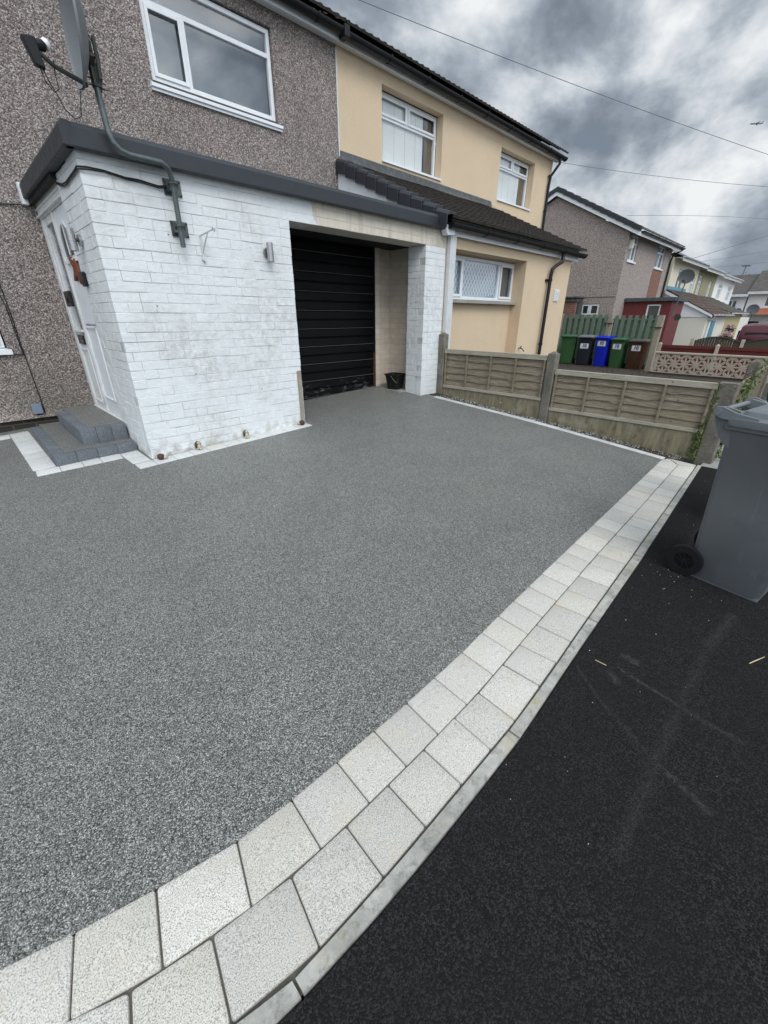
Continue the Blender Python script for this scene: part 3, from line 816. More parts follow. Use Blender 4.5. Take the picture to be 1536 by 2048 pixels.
finish('sill', MB().prism([(YH+.06, 1.165), (YH-.05, 1.145), (YH-.05, 1.10), (YH+.06, 1.10)], 'x', -1.05, .50), 'upvc_white', wf)
# eaves
finish('fascia_board', MB().box(-4.4, XPARTY-.012, 6.56, 6.585, 5.218, 5.38), 'upvc_white', H1)
finish('soffit', MB().box(-4.4, XPARTY-.012, 6.587, YH-.001, 5.235, 5.25), 'upvc_white', H1)
gutter(H1, -4.4, XPARTY-.02, 6.49, 5.325, .072, 'black_plastic')
mb = MB(); tiled_roof(mb, -4.4, XPARTY-.005, 6.43, 5.385, 9.85, 7.13, .32, .15, .014, .03)
mb.add([(-4.4, 9.85, 7.13), (XPARTY, 9.85, 7.13), (XPARTY, 13.4, 5.4), (-4.4, 13.4, 5.4)], [(0, 1, 2, 3)])
finish('roof', mb, 'roof_tile', H1)

# ------------------------------------------------------------------ cream house
H2 = thing('cream_house', 'cream rendered house with black tiled lean-to roof and two upstairs windows', 'house', (8, YH, 0))
XE = 12.9; YF = 6.86
mb = MB()
wall_grid(mb, 'y', YH-.006, XPARTY, XE, 0, 5.26, [(6.536, 8.222, 4.02, 5.062, .16), (10.373, 11.98, 4.03, 5.016, .16)], .16)
mb.add([(XE, YH-.006, 0), (XE, 13, 0), (XE, 13, 5.22), (XE, 9.85, 6.9), (XE, YH-.006, 5.22)], [(0, 1, 2, 3, 4)])
mb.add([(XPARTY, 13, 0), (XE, 13, 0), (XE, 13, 5.22), (XPARTY, 13, 5.22)], [(0, 1, 2, 3)])
finish('wall', mb, 'render_cream', H2)
finish('corner_bead', MB().box(XPARTY-.012, XPARTY+.012, YH-.014, YH-.0065, 3.9, 5.2), 'upvc_dull', H2)
for (a, b, z0, z1, mv) in ((6.536, 8.222, 4.05, 5.05, 7.36), (10.373, 11.98, 4.05, 5.005, 11.17)):
    wf = window(H2, 'y', YF, a+.004, b-.004, z0+.03, z1, bars_v=((mv, 4.72, z1-.05),), bars_h=((4.72, a+.05, b-.05),),
        casements=((a+.05, mv-.02, 4.735, z1-.045), (mv+.02, b-.055, 4.735, z1-.045)),
        behind=((a+.04, b-.36, z0+.06, z1-.02, 'blind_white', .045, 'blind'), (b-.30, b-.06, z0+.06, z1-.02, 'curtain_brown', .06, 'curtain'), (a+.02, b-.02, z0+.04, z1-.01, 'dark_room', .2, 'room_interior')))
    finish('sill', MB().prism([(YF+.05, z0+.03), (YF-.02, z0+.028), (YH-.035, z0+.002), (YH-.035, z0-.028), (YF+.05, z0-.028)], 'x', a+.003, b-.003 if a < 9 else b+.0), 'upvc_white', wf)
finish('fascia_board', MB().box(XPARTY-.010, 13.08, 6.56, 6.585, 5.218, 5.37), 'upvc_white', H2)
finish('soffit', MB().box(XPARTY-.010, 13.08, 6.587, YH-.007, 5.235, 5.25), 'upvc_white', H2)
gutter(H2, XPARTY+.03, 13.14, 6.485, 5.305, .075, 'black_plastic')
finish('gutter_union', MB().box(XPARTY-.05, XPARTY+.05, 6.40, 6.55, 5.225, 5.36), 'black_plastic', H2, bevel=.01)
mb = MB(); tiled_roof(mb, XPARTY+.002, 13.12, 6.42, 5.375, 9.85, 7.13, .32, .15, .014, .03)
mb.add([(XPARTY, 9.85, 7.13), (13.17, 9.85, 7.13), (13.17, 13.4, 5.4), (XPARTY, 13.4, 5.4)], [(0, 1, 2, 3)])
finish('roof', mb, 'roof_tile', H2)
finish('bargeboard', MB().prism([(6.55, 5.22), (9.85, 6.9), (9.85, 7.1), (6.55, 5.38)], 'x', 13.05, 13.075), 'upvc_white', H2)
mb = MB(); mb.tube([(12.86, 6.475, 5.24), (12.86, 6.48, 5.14), (12.80, 6.54, 5.02), (12.74, 6.62, 4.88), (12.74, 6.64, 4.7), (12.74, 6.64, 3.5)], .034, 12)
for z in (4.86, 4.1): mb.disc((12.74, 6.64, z), (0, 0, 1), 0, .043, 0, .05, 14)
finish('downpipe', mb, 'black_plastic', H2, smooth=True)
# single-storey front extension
YX = 4.525; XR = 10.18
mb = MB()
wall_grid(mb, 'y', YX, 5.80, XR, -.1, 2.72, [(6.0, 8.25, -.1, 2.452, .245)], .245)
mb.add([(XR, YX, -.1), (XR, YH, -.1), (XR, YH, 3.62), (XR, YX, 2.72)], [(0, 1, 2, 3)])
wall_grid(mb, 'y', YX+.24, 6.0, 8.25, -.1, 2.452, [(6.02, 8.235, 1.74, 2.43, .10)], .1)
mb.hexa([(5.57, YX+.34, -.1), (5.80, YX, -.1), (5.80, YH, -.1), (5.57, YH, -.1)], [(5.57, YX+.34, 2.72), (5.80, YX, 2.72), (5.80, YH, 3.5), (5.57, YH, 3.5)])
finish('extension_wall', mb, 'render_cream', H2)
YW = YX+.245
wf = window(H2, 'y', YW, 6.02, 8.24, 1.775, 2.42, bars_v=((6.57, 1.82, 2.37), (7.73, 1.82, 2.37)), casements=((6.06, 6.55, 1.815, 2.38), (7.76, 8.20, 1.815, 2.38)),
       behind=((6.05, 7.75, 1.8, 2.4, 'net_curtain', .045, 'net_curtain'), (7.75, 8.2, 1.8, 2.4, 'curtain_grey', .10, 'curtain')))
finish('sill', MB().box(5.995+.008, 8.245, YW-.13, YW+.02, 1.715, 1.765), 'concrete_slab', wf, bevel=.006)
# lean-to roof, its lead flashing, verge caps and barge
ra, rb = (4.33, 2.775), (YH-.01, 3.83)
mb = MB(); tiled_roof(mb, 5.62, 10.40, ra[0], ra[1], rb[0], rb[1], .20, .15, .006, .040)
mb.add([(5.62, ra[0], ra[1]-.02), (10.40, ra[0], ra[1]-.02), (10.40, rb[0], rb[1]-.02), (5.62, rb[0], rb[1]-.02)], [(0, 1, 2, 3)])
finish('lean_to_roof', mb, 'roof_tile', H2)
mb = MB(); base = []
xs_ = [5.56+i*.09 for i in range(52)]
for x in xs_:
    zt = 3.985-.004*(x-5.5); w1 = .018*math.sin(x*3.1)+rnd.uniform(-.012, .012)
    mb.v += [(x, YH-.010, zt), (x, YH-.03, 3.90+w1*.3), (x, YH-.05, 3.865+w1*.2), (x, YH-.22+w1, 3.775+w1*.1+.012)]
mb.tint = [.5]*len(mb.v); mb.f = [(4*i+j, 4*i+4+j, 4*i+5+j, 4*i+1+j) for i in range(len(xs_)-1) for j in range(3)]
finish('lead_flashing', mb, 'lead', H2)
sl = (rb[1]-ra[1])/(rb[0]-ra[0]); ang = math.atan(sl)
for i in range(10):
    mb = MB(); s0 = i/10; s1 = (i+1)/10
    ya = ra[0]-.05+(rb[0]-ra[0]+.03)*s0; yb = ra[0]-.05+(rb[0]-ra[0]+.03)*s1+.02
    za = ra[1]+.045+(ya-ra[0])*sl; zb = ra[1]+.025+(yb-ra[0])*sl
    k = .018
    prof = [(5.455, -.185), (5.46, -.03), (5.485, .0), (5.52, .016), (5.64, .016), (5.64, -.02), (5.53, -.02), (5.475, -.04), (5.47, -.185)]
    mb.hexa([(x-(k if x < 5.5 else 0), ya, za+z+k) for x, z in prof], [(x, yb, zb+z) for x, z in prof])
    finish('verge_cap', mb, 'black_tile', H2, bevel=.004)
mb = MB().prism([(4.60, 2.66), (4.95, 2.70), (rb[0]-.002, rb[1]-.38), (rb[0]-.002, rb[1]-.13), (4.60, 2.80)], 'x', 5.50, 5.52)
finish('bargeboard', mb, 'upvc_white', H2)
finish('gable_cladding', MB().prism([(4.6, 2.68), (YH-.01, 2.68), (YH-.01, 3.6), (4.6, 2.72)], 'x', 5.556, 5.569), 'upvc_dull', H2)
finish('eaves_box', MB().prism([(5.64, 2.575), (5.80, 2.59), (5.80, 2.70), (5.60, 2.70), (5.60, 2.63)], 'y', 4.40, 4.50), 'upvc_white', H2, bevel=.004)
finish('eaves_board', MB().box(5.80, 10.33, 4.455, 4.475, 2.592, 2.79), 'upvc_white', H2)
finish('eaves_soffit', MB().box(5.80, 10.33, 4.477, YX-.002, 2.602, 2.615), 'upvc_dull', H2)
gutter(H2, 5.64, 10.42, 4.375, 2.722, .076)
finish('corner_board', MB().box(5.785, 5.925, 4.45, 4.522, .25, 2.60), 'upvc_dull', H2, bevel=.003)
mb = MB(); mb.tube([(9.42, 4.38, 2.70), (9.42, 4.38, 2.60), (9.40, 4.36, 2.52), (9.27, 4.43, 2.44), (9.19, 4.45, 2.38), (9.17, 4.455, 2.28), (9.17, 4.455, .1)], .034, 12)
for z in (2.16, .95): mb.disc((9.17, 4.455, z), (0, 0, 1), 0, .044, 0, .045, 14)
mb.box(9.08, 9.26, 4.49, 4.523, 2.165, 2.20)
finish('downpipe', mb, 'black_plastic', H2, smooth=True)
mb = MB().box(9.58, 9.80, YX-.022, YX-.001, 1.81, 2.03)
vent = finish('wall_vent', mb, 'upvc_white', H2, bevel=.003)
mb = MB()
for i in range(6): mb.box(9.60, 9.78, YX-.029, YX-.0225, 1.832+i*.032, 1.846+i*.032)
finish('louvre', mb, 'upvc_dull', vent)
mb = MB().tube([(8.36, YX, .92), (8.36, YX-.06, .92), (8.37, YX-.09, .90), (8.42, YX-.10, .86)], .011, 8).box(8.345, 8.375, YX-.06, YX-.045, .92, .965)
tag(finish('garden_tap', mb, 'galv_steel', smooth=True), 'small outdoor tap low on the cream extension wall above the fence', 'tap')

# ------------------------------------------------------------------ white brick porch and garage front
PO = thing('brick_porch', 'white painted brick porch and garage front with grey flat roof edge', 'porch', (3, YP, 0))
ZJ = 2.437
bb, bm_ = MB(), MB()
foot = .12
brick_face(bb, bm_, 'y', YP, XP, 3.013, foot, ZJ-.0005, ZJ, .11, seedk=1)
finish('front_wall', bb, 'painted_brick', PO, bevel=.0028)
finish('front_wall_mortar', bm_, 'painted_mortar', PO)
bb, bm_ = MB(), MB()
brick_face(bb, bm_, 'y', YP, XP, 5.78, ZJ+.0005, 2.655, ZJ, .34, seedk=2, bl=.45)
finish('lintel', bb, 'painted_brick', PO, bevel=.0025); finish('lintel_mortar', bm_, 'painted_mortar', PO)
bb, bm_ = MB(), MB()
brick_face(bb, bm_, 'y', YP, 5.30, 5.76, .15, ZJ-.001, ZJ, .11, seedk=3)
brick_face(bb, bm_, 'x', 5.30, YP+.115, YP+.34, .15, ZJ-.001, ZJ, .11, seedk=4, bl=.15)
finish('pier', bb, 'painted_brick', PO, bevel=.0028); finish('pier_mortar', bm_, 'painted_mortar', PO)
bb, bm_ = MB(), MB()
brick_face(bb, bm_, 'x', XP+.001, YP+.115, 5.36, .05, 2.64, ZJ, .11, seedk=5)
finish('side_wall', bb, 'painted_brick', PO, bevel=.0028); finish('side_wall_mortar', bm_, 'painted_mortar', PO)
finish('wall_core', MB().box(XP+.02, 2.99, YP+.112, YP+.22, .1, 2.43).box(2.0, 3.0, YP+.23, YP+.31, .1, 2.43), 'cream_brick', PO)
# recess behind the opening
mb = MB().box(5.56, 5.76, 4.90, 5.70, .2, 2.6).box(5.135, 5.559, 5.50, 5.70, .2, 2.6)
finish('recess_wall', mb, 'cream_brick', PO)
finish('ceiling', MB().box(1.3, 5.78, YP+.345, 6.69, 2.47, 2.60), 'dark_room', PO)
finish('step_sill', MB().box(5.15, 5.72, 4.86, 5.50, .2, .372), 'concrete_slab', PO)
finish('timber_jamb', MB().box(2.945, 3.0, YP-.012, YP-.0025, .26, .90), 'old_post_wood', PO, bevel=.002)
# garage door
mb = MB(); zt = .30; rows = [(.36+i*.1225) for i in range(18)]
gy = 5.45
mb.box(2.6, 5.13, gy+.02, gy+.05, .2, 2.55)
for i, z in enumerate(rows):
    mb.prism([(gy+.02, z+.003), (gy-.002, z+.012), (gy+.006, z+.108), (gy+.02, z+.118)], 'x', 2.6, 5.12)
gd = finish('garage_door', mb, 'garage_black', PO)
mb = MB()
for i, z in enumerate(rows):
    if i % 2 == 0: mb.box(2.6, 5.12, gy-.006, gy+.0195, z-.003, z+.0025)
finish('rib_edge', mb, 'pale_streak', gd)
finish('door_jamb', MB().box(5.122, 5.14, gy-.03, gy+.05, .3, 2.5), 'black_plastic', PO)
finish('jamb_corrosion', MB().box(5.118, 5.1215, gy-.028, gy+.01, .40, .95), 'rust_red', PO)
finish('jamb_cover', MB().box(5.145, 5.27, 5.44, 5.499, .32, 2.5), 'cream_brick', PO)
# inner left side of the garage
finish('left_reveal', MB().box(2.60, 2.70, YP+.32, gy+.05, .2, 2.5), 'cream_brick', PO)
# flat roof and its grey trim
mb = MB().box(1.13, 5.60, 4.50, YH-.002, 2.655, 2.74)
finish('flat_roof', mb, 'lead', PO)
mb = MB()
mb.prism([(4.44, 2.645), (4.425, 2.65), (4.425, 2.765), (4.445, 2.80), (4.50, 2.795), (4.50, 2.645)], 'x', 1.065, 5.62)
mb.prism([(1.065, 2.645), (1.045, 2.65), (1.045, 2.765), (1.065, 2.802), (1.12, 2.797), (1.12, 2.645)], 'y', 4.426, 6.66)
finish('roof_trim', mb, 'anthracite_trim', PO, bevel=.004)
finish('trim_end_cap', MB().box(1.03, 1.10, 6.61, 6.697, 2.60, 2.79), 'upvc_white', PO)
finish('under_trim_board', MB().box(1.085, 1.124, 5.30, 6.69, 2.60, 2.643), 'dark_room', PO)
# front door unit in the side of the porch
XD = 1.150
mb = MB()
mb.box(XD, XD+.07, 6.57, 6.69, .44, 2.47).box(XD, XD+.07, 5.37, 5.42, .44, 2.47)
mb.box(XD+.001, XD+.07, 6.03, 6.09, .44, 2.47).box(XD-.002, XD+.07, 5.36, 6.69, 2.471, 2.64)
mb.box(XD-.03, XD+.06, 5.36, 6.69, 2.485, 2.50).box(XD-.015, XD+.06, 5.36, 6.69, 2.56, 2.575)
mb.box(XD-.02, XD+.07, 5.36, 6.69, .405, .438)
finish('door_frame', mb, 'painted_timber', PO, bevel=.004)
sp = MB().box(XD+.01, XD+.06, 6.092, 6.568, .442, 1.30).box(XD+.01, XD+.06, 6.092, 6.15, 1.302, 2.468).box(XD+.01, XD+.06, 6.50, 6.568, 1.302, 2.468).box(XD+.01, XD+.06, 6.152, 6.498, 2.40, 2.468)
sp.box(XD-.004, XD+.009, 6.14, 6.52, .52, .545).box(XD-.004, XD+.009, 6.14, 6.52, 1.13, 1.155).box(XD-.004, XD+.009, 6.14, 6.165, .546, 1.129).box(XD-.004, XD+.009, 6.495, 6.52, .546, 1.129)
sp.box(XD-.02, XD+.009, 6.10, 6.56, 1.335, 1.36)
side = finish('side_panel', sp, 'painted_timber', PO, bevel=.003)
finish('pane', MB().box(XD+.03, XD+.036, 6.15, 6.50, 1.302, 2.40), 'pane_glass', side)
finish('blind', MB().box(XD+.08, XD+.085, 6.1, 6.55, 1.2, 2.45), 'curtain_grey', side)
finish('letterbox', MB().box(XD-.012, XD+.009, 6.19, 6.46, 1.20, 1.30), 'dark_glass', side, bevel=.003)
dl = MB().box(XD+.012, XD+.06, 5.425, 6.025, .445, 2.465)
dl.box(XD-.003, XD+.011, 5.50, 5.95, 1.38, 1.40).box(XD-.003, XD+.011, 5.50, 5.95, .62, .64).box(XD-.003, XD+.011, 5.50, 5.52, .641, 1.379).box(XD-.003, XD+.011, 5.93, 5.95, .641, 1.379)
dl.box(XD-.010, XD+.011, 5.44, 5.98, 1.995, 2.03)
door = finish('front_door', dl, 'upvc_white', PO, bevel=.003)
mb = MB()   # arched glazed light
arc = [(5.50+.42*.5*(1-math.cos(math.pi*i/14)), 2.06+.28*math.sin(math.pi*i/14)) for i in range(15)]
mb.prism(arc, 'x', XD+.006, XD+.0115); al = finish('arched_light', mb, 'dark_glass', door)
mb = MB()
arc2 = [(5.71+(.235*math.cos(math.pi-math.pi*i/14)), 2.05+.305*math.sin(math.pi*i/14)) for i in range(15)]
arc1 = [(5.71+(.205*math.cos(math.pi-math.pi*i/14)), 2.05+.275*math.sin(math.pi*i/14)) for i in range(15)]
for i in range(14): mb.prism([arc2[i], arc2[i+1], arc1[i+1], arc1[i]], 'x', XD-.004, XD+.0055)
mb.prism([(5.70, 2.06), (5.72, 2.06), (5.72, 2.33), (5.70, 2.33)], 'x', XD-.003, XD+.005)
finish('light_frame', mb, 'upvc_white', al)
mb = MB().tube([(XD+.01, 5.48, 1.42), (XD-.04, 5.48, 1.42), (XD-.045, 5.50, 1.42), (XD-.045, 5.60, 1.42)], .011, 8)
finish('handle', mb, 'stainless', door, smooth=True)
mb = MB().prism([(5.52, 1.79), (5.56, 1.87), (5.64, 1.87), (5.72, 1.83), (5.76, 1.84), (5.68, 1.91), (5.66, 1.95), (5.74, 2.02), (5.72, 2.05), (5.60, 2.00), (5.52, 2.02), (5.50, 1.98), (5.47, 1.90), (5.49, 1.84)], 'x', XD-.02, XD+.010)
tag(finish('door_ornament', mb, 'rust_red', bevel=.003), 'rust brown ornament hanging on the white front door', 'ornament')
mb = MB().box(XD-.035, XD-.0045, 6.13, 6.40, 1.60, 1.76); ks = tag(finish('key_safe', mb, 'black_plastic', bevel=.012), 'black rounded box fixed across the glass beside the front door', 'key safe')
mb = MB().disc((XD-.036, 6.27, 1.69), (-1, 0, 0), .02, .03, 0, .01, 16).disc((XD-.036, 6.27, 1.65), (-1, 0, 0), 0, .012, 0, .012, 10)
finish('keypad_ring', mb, 'dark_metal', ks)
mb = MB().box(XP-.03, XP-.0045, 5.18, 5.30, 1.76, 1.885); db = tag(finish('video_doorbell', mb, 'black_plastic', bevel=.01), 'small black doorbell on the side of the white brick pier', 'doorbell')
finish('doorbell_button', MB().disc((XP-.031, 5.24, 1.80), (-1, 0, 0), 0, .018, 0, .004, 16), 'dark_metal', db)

# wall spotlights
def spot(name, label, base, nrm, down):
    t = thing(name, label, 'wall light', base, 0, 'up and down wall lights on the porch')
    b = Vector(base); n_ = Vector(nrm)
    finish('back_plate', MB().disc(b, n_, 0, .045, 0, .022, 24), 'stainless', t, smooth=True)
    c = b+n_*.07
    finish('arm', MB().disc(b, n_, 0, .014, .022, .05, 12), 'dark_metal', t)
    finish('tube_body', MB().disc(c, (0, 0, 1), 0, .033, -.085, .085, 24).disc(c, (0, 0, 1), .033, .035, -.012, .006, 24), 'stainless', t, smooth=True)
    finish('lens', MB().disc(c, (0, 0, 1), 0, .027, -.087, -.0852, 20), 'dark_glass', t)
spot('wall_light', 'steel cylinder wall light on the white front wall left of the garage', (2.70, YP-.002, 2.112), (0, -1, 0), 1)
spot('wall_light', 'steel cylinder wall light on the porch side near the front door', (XP-.002, 5.02, 2.115), (-1, 0, 0), 1)
# hanging basket bracket
t = thing('basket_bracket', 'small white scroll bracket for a hanging basket on the white brick wall', 'bracket', (2.0, YP, 2.1))
mb = MB().tube([(2.0, YP-.008, 1.985), (2.0, YP-.008, 2.20)], .008, 8).tube([(2.0, YP-.01, 2.19), (2.02, YP-.24, 2.215)], .007, 8).tube([(2.0, YP-.01, 2.05), (2.015, YP-.15, 2.205)], .006, 8)
finish('arm', mb, 'upvc_dull', t, smooth=True)
hk = MB().tube([(2.02, YP-.24, 2.215), (2.025, YP-.262, 2.235), (2.026, YP-.275, 2.22), (2.024, YP-.262, 2.20)], .009, 8)
finish('hook', hk, 'upvc_dull', t, smooth=True)
finish('foot', MB().disc((2.0, YP-.02, 2.0), (0, 1, 0), 0, .016, -.01, .015, 12), 'upvc_dull', t, smooth=True)

# ------------------------------------------------------------------ satellite dish on the porch
SD = thing('satellite_dish', 'grey satellite dish on a bent pole bolted to the white porch wall', 'satellite dish', (1.79, YP, 2.1))
ym = 4.385
mb = MB().tube([(1.79, ym+.04, 2.07), (1.795, ym+.04, 2.50), (1.79, ym+.03, 2.57), (1.765, ym, 2.625), (1.71, ym-.015, 2.652), (1.60, ym-.03, 2.650), (1.47, ym-.03, 2.650), (1.405, ym-.03, 2.668), (1.365, ym-.03, 2.71), (1.352, ym-.02, 2.77), (1.345, ym-.01, 2.95), (1.345, ym, 3.16)], .0215, 14)
finish('mast', mb, 'galv_steel', SD, smooth=True)
for z0 in (2.47, 2.165):
    mb = MB().box(1.745, 1.895, YP-.012, YP-.003, z0-.005, z0+.115)
    mb.prism([(1.76, YP-.012), (1.83, YP-.012), (1.825, ym+.035), (1.765, ym+.035)], 'z', z0+.02, z0+.095)
    br = finish('wall_bracket', mb, 'galv_steel', SD, bevel=.002)
    mb = MB().tube([(1.755, ym+.05, z0+.06), (1.76, ym+.005, z0+.06), (1.79, ym-.005, z0+.06), (1.82, ym+.005, z0+.06), (1.83, ym+.05, z0+.06)], .006, 6)
    mb.box(1.745, 1.845, ym+.045, ym+.055, z0+.035, z0+.085)
    for u, v in ((1.752, z0+.005), (1.752, z0+.1), (1.885, z0+.005), (1.885, z0+.1)): finish('bolt_head', MB().disc((u, YP-.012, v), (0, -1, 0), 0, .008, 0, .01, 8), 'dark_metal', br)
    finish('u_bolt', mb, 'dark_metal', br)
# the bowl, facing left along the street
az = R(-84); el = R(2)
n_ = Vector((math.sin(az)*math.cos(el), math.cos(az)*math.cos(el), math.sin(el))).normalized()
side_v = Vector((0, 0, 1)).cross(n_).normalized(); upv = n_.cross(side_v).normalized()
C0 = Vector((1.25, 4.33, 3.305)); a_, b_ = .275, .325
mb = MB(); rings = []
SG = 40
def bowl(rr, off):
    return [C0+side_v*a_*rr*math.cos(2*math.pi*k/SG)+upv*b_*rr*math.sin(2*math.pi*k/SG)+n_*(.085*rr*rr-.085+off) for k in range(SG)]
for rr in (.02, .25, .5, .75, .93, 1.0): rings.append(bowl(rr, 0))
rings.append([p+n_*.004 for p in bowl(1.012, 0)]); rings.append([p-n_*.012 for p in bowl(1.015, 0)])
for rr in (.97, .75, .5, .25, .02): rings.append(bowl(rr, -.008))
mb.loft(rings); finish('reflector', mb, 'dish_grey', SD, smooth=True)
lowp = C0-upv*b_*.93
mb = MB().box(1.325, 1.375, ym-.035, ym+.03, 3.02, 3.15).tube([C0-n_*.095-upv*.12, Vector((1.34, ym, 3.12))], .022, 8)
mb.prism([(ym-.04, 3.05), (ym+.03, 3.02), (ym+.03, 3.22), (ym-.04, 3.26)], 'x', 1.345, 1.36)
mb.tube([(1.30, ym, 3.07), (1.41, ym-.01, 3.05)], .005, 6).tube([(1.30, ym, 3.03), (1.42, ym-.01, 3.02)], .005, 6)
mb.tube([C0-n_*.125-upv*.25, C0-n_*.125-upv*.02], .013, 6)
finish('back_mount', mb, 'dark_metal', SD, bevel=.002)
armb = C0-upv*b_*.93-n_*.03; lnb = Vector((1.0, 4.24, 3.075))
mb = MB().tube([armb, armb+(lnb-armb)*.72+Vector((0, 0, -.03)), lnb+Vector((.03, 0, -.035)), lnb+Vector((.0, 0, -.01))], [.016, .015, .013, .012], 8)
finish('feed_arm', mb, 'dark_metal', SD, smooth=True)
dl_ = (C0-lnb).normalized()
mb = MB().disc(lnb+dl_*.055, dl_, 0, .030, 0, .03, 20); cap = finish('feed_cap', mb, 'upvc_white', SD, smooth=True)
ux_ = Vector((-.92, .1, .12)).normalized()
mb = MB(); q = Vector((-.03, 0, .055))
mb.hexa([lnb+Vector(v) for v in ((-.045, -.025, -.085), (.01, -.025, -.095), (.01, .025, -.095), (-.045, .025, -.085))], [lnb+Vector(v) for v in ((-.085, -.03, .045), (-.01, -.03, .055), (-.01, .03, .055), (-.085, .03, .045))])
mb.tube([lnb+Vector((-.03, 0, .02)), lnb+dl_*.055], .030, 14)
finish('receiver_head', mb, 'black_plastic', SD, bevel=.006)
mb = MB()
l0 = lnb+Vector((-.02, 0, -.085))
mb.tube([l0, l0+Vector((.012, 0, -.07)), l0+Vector((.05, 0, -.115)), l0+Vector((.08, 0, -.09)), l0+Vector((.085, .02, .0)), armb.lerp(lnb, .72)], .0035, 6)
mb.tube([l0+Vector((.015, 0, 0)), l0+Vector((.03, 0, -.06)), l0+Vector((.06, 0, -.12)), l0+Vector((.09, .01, -.19)), l0+Vector((.14, .02, -.225)), l0+Vector((.185, .03, -.20)), l0+Vector((.205, .04, -.12)), l0+Vector((.225, .05, -.04)), armb+Vector((.0, 0, -.01))], .0035, 6)
mb.tube([(1.30, ym, 3.28), (1.36, ym-.02, 3.30), (1.40, ym-.02, 3.22), (1.395, ym-.01, 3.10), (1.372, ym, 3.0)], .004, 6)
finish('cable', mb, 'cable_black', SD, smooth=True)
# black cables clipped under the porch trim
mb = MB(); zc = 2.545
pts = [(1.80, YP-.045, 2.545), (1.76, YP-.03, 2.525), (1.70, YP-.016, 2.517), (1.55, YP-.012, 2.535), (1.45, YP-.012, 2.533), (1.30, YP-.012, 2.552), (1.18, YP-.014, 2.553), (XP-.014, YP-.014, 2.545), (XP-.014, 4.62, 2.535), (XP-.012, 4.8, 2.53), (XP-.012, 4.95, 2.522), (XP-.012, 5.12, 2.535), (XP-.012, 5.3, 2.58)]
mb.tube(pts, .0065, 8); mb.tube([(x-.002*(i > 6), y-.011*(i < 7), z-.014+.004*math.sin(i*1.7)) for i, (x, y, z) in enumerate(pts)], .0055, 8)
mb.tube([(1.80, YP-.06, 2.55), (1.81, YP-.08, 2.58), (1.80, YP-.10, 2.62), (1.76, YP-.11, 2.645)], .005, 6)
tag(finish('porch_cable', mb, 'cable_black', smooth=True), 'pair of black cables looping round the corner of the white porch under the roof edge', 'cable')
# cables on the pebbledash beside the front door
mb = MB()
mb.tube([(.30, YH-.012, 2.62), (.5, YH-.012, 2.60), (.85, YH-.012, 2.585), (1.06, YH-.02, 2.605)], .006, 6)
mb.tube([(.45, YH-.012, 2.55), (.56, YH-.012, 2.2), (.60, YH-.012, 1.85), (.605, YH-.012, 1.5), (.60, YH-.012, 1.09), (.603, YH-.012, .7), (.604, YH-.012, .36)], .005, 6)
mb.tube([(.43, YH-.012, 2.5), (.53, YH-.012, 2.0), (.585, YH-.012, 1.6), (.592, YH-.012, 1.09)], .005, 6)
mb.tube([(.20, YH-.03, 1.08), (.38, YH-.015, 1.095), (.5, YH-.012, 1.10), (.6, YH-.012, 1.088)], .006, 6)
tag(finish('wall_cable', mb, 'cable_black', smooth=True), 'thin black cables running down the pebbledash wall left of the front door', 'cable')
# small solar light
t = thing('solar_light', 'small grey rectangular solar light low on the pebbledash wall by the steps', 'solar light', (.53, YH, .4))
finish('panel', MB().hexa([(.49, YH-.05, .405), (.585, YH-.05, .405), (.585, YH-.02, .41), (.49, YH-.02, .41)], [(.488, YH-.035, .525), (.592, YH-.035, .525), (.592, YH-.005, .53), (.488, YH-.005, .53)]), 'solar_panel', t, bevel=.006)
finish('bracket', MB().box(.52, .56, YH-.02, YH-.001, .37, .50), 'black_plastic', t)

# ------------------------------------------------------------------ front steps
ST = thing('front_steps', 'two-tier front steps edged in charcoal blocks with grey resin treads', 'steps', (.8, 5.6, .2))
flat = lambda z: (lambda x, y: z)
def step_edge(x0, x1, y0, y1, zb, zt_, nl, nf, w=.105):
    m_ = MB()
    for i in range(nl):
        a = y0+w+(y1-y0-w)*i/nl; b = y0+w+(y1-y0-w)*(i+1)/nl
        block(m_, [(x0, a), (x0+w, a), (x0+w, b), (x0, b)], flat(zt_), zt_-zb, .003, .002, lift=rnd.uniform(-.001, .001))
    for i in range(nf):
        a = x0+(x1-x0)*i/nf; b = x0+(x1-x0)*(i+1)/nf
        block(m_, [(a, y0), (b, y0), (b, y0+w), (a, y0+w)], flat(zt_), zt_-zb, .003, .002, lift=rnd.uniform(-.001, .001))
    return m_
finish('lower_edging', step_edge(.392, 1.112, 4.93, 6.54, .10, .282, 8, 4), 'charcoal_block', ST, smooth=True)
finish('lower_tread', MB().box(.494, 1.112, 5.032, 6.66, .10, .279), 'resin_gravel', ST)
finish('upper_edging', step_edge(.688, 1.112, 5.17, 6.46, .2795, .440, 7, 3), 'charcoal_block', ST, smooth=True)
finish('upper_tread', MB().box(.790, 1.16, 5.272, 6.69, .2795, .437), 'resin_gravel', ST)

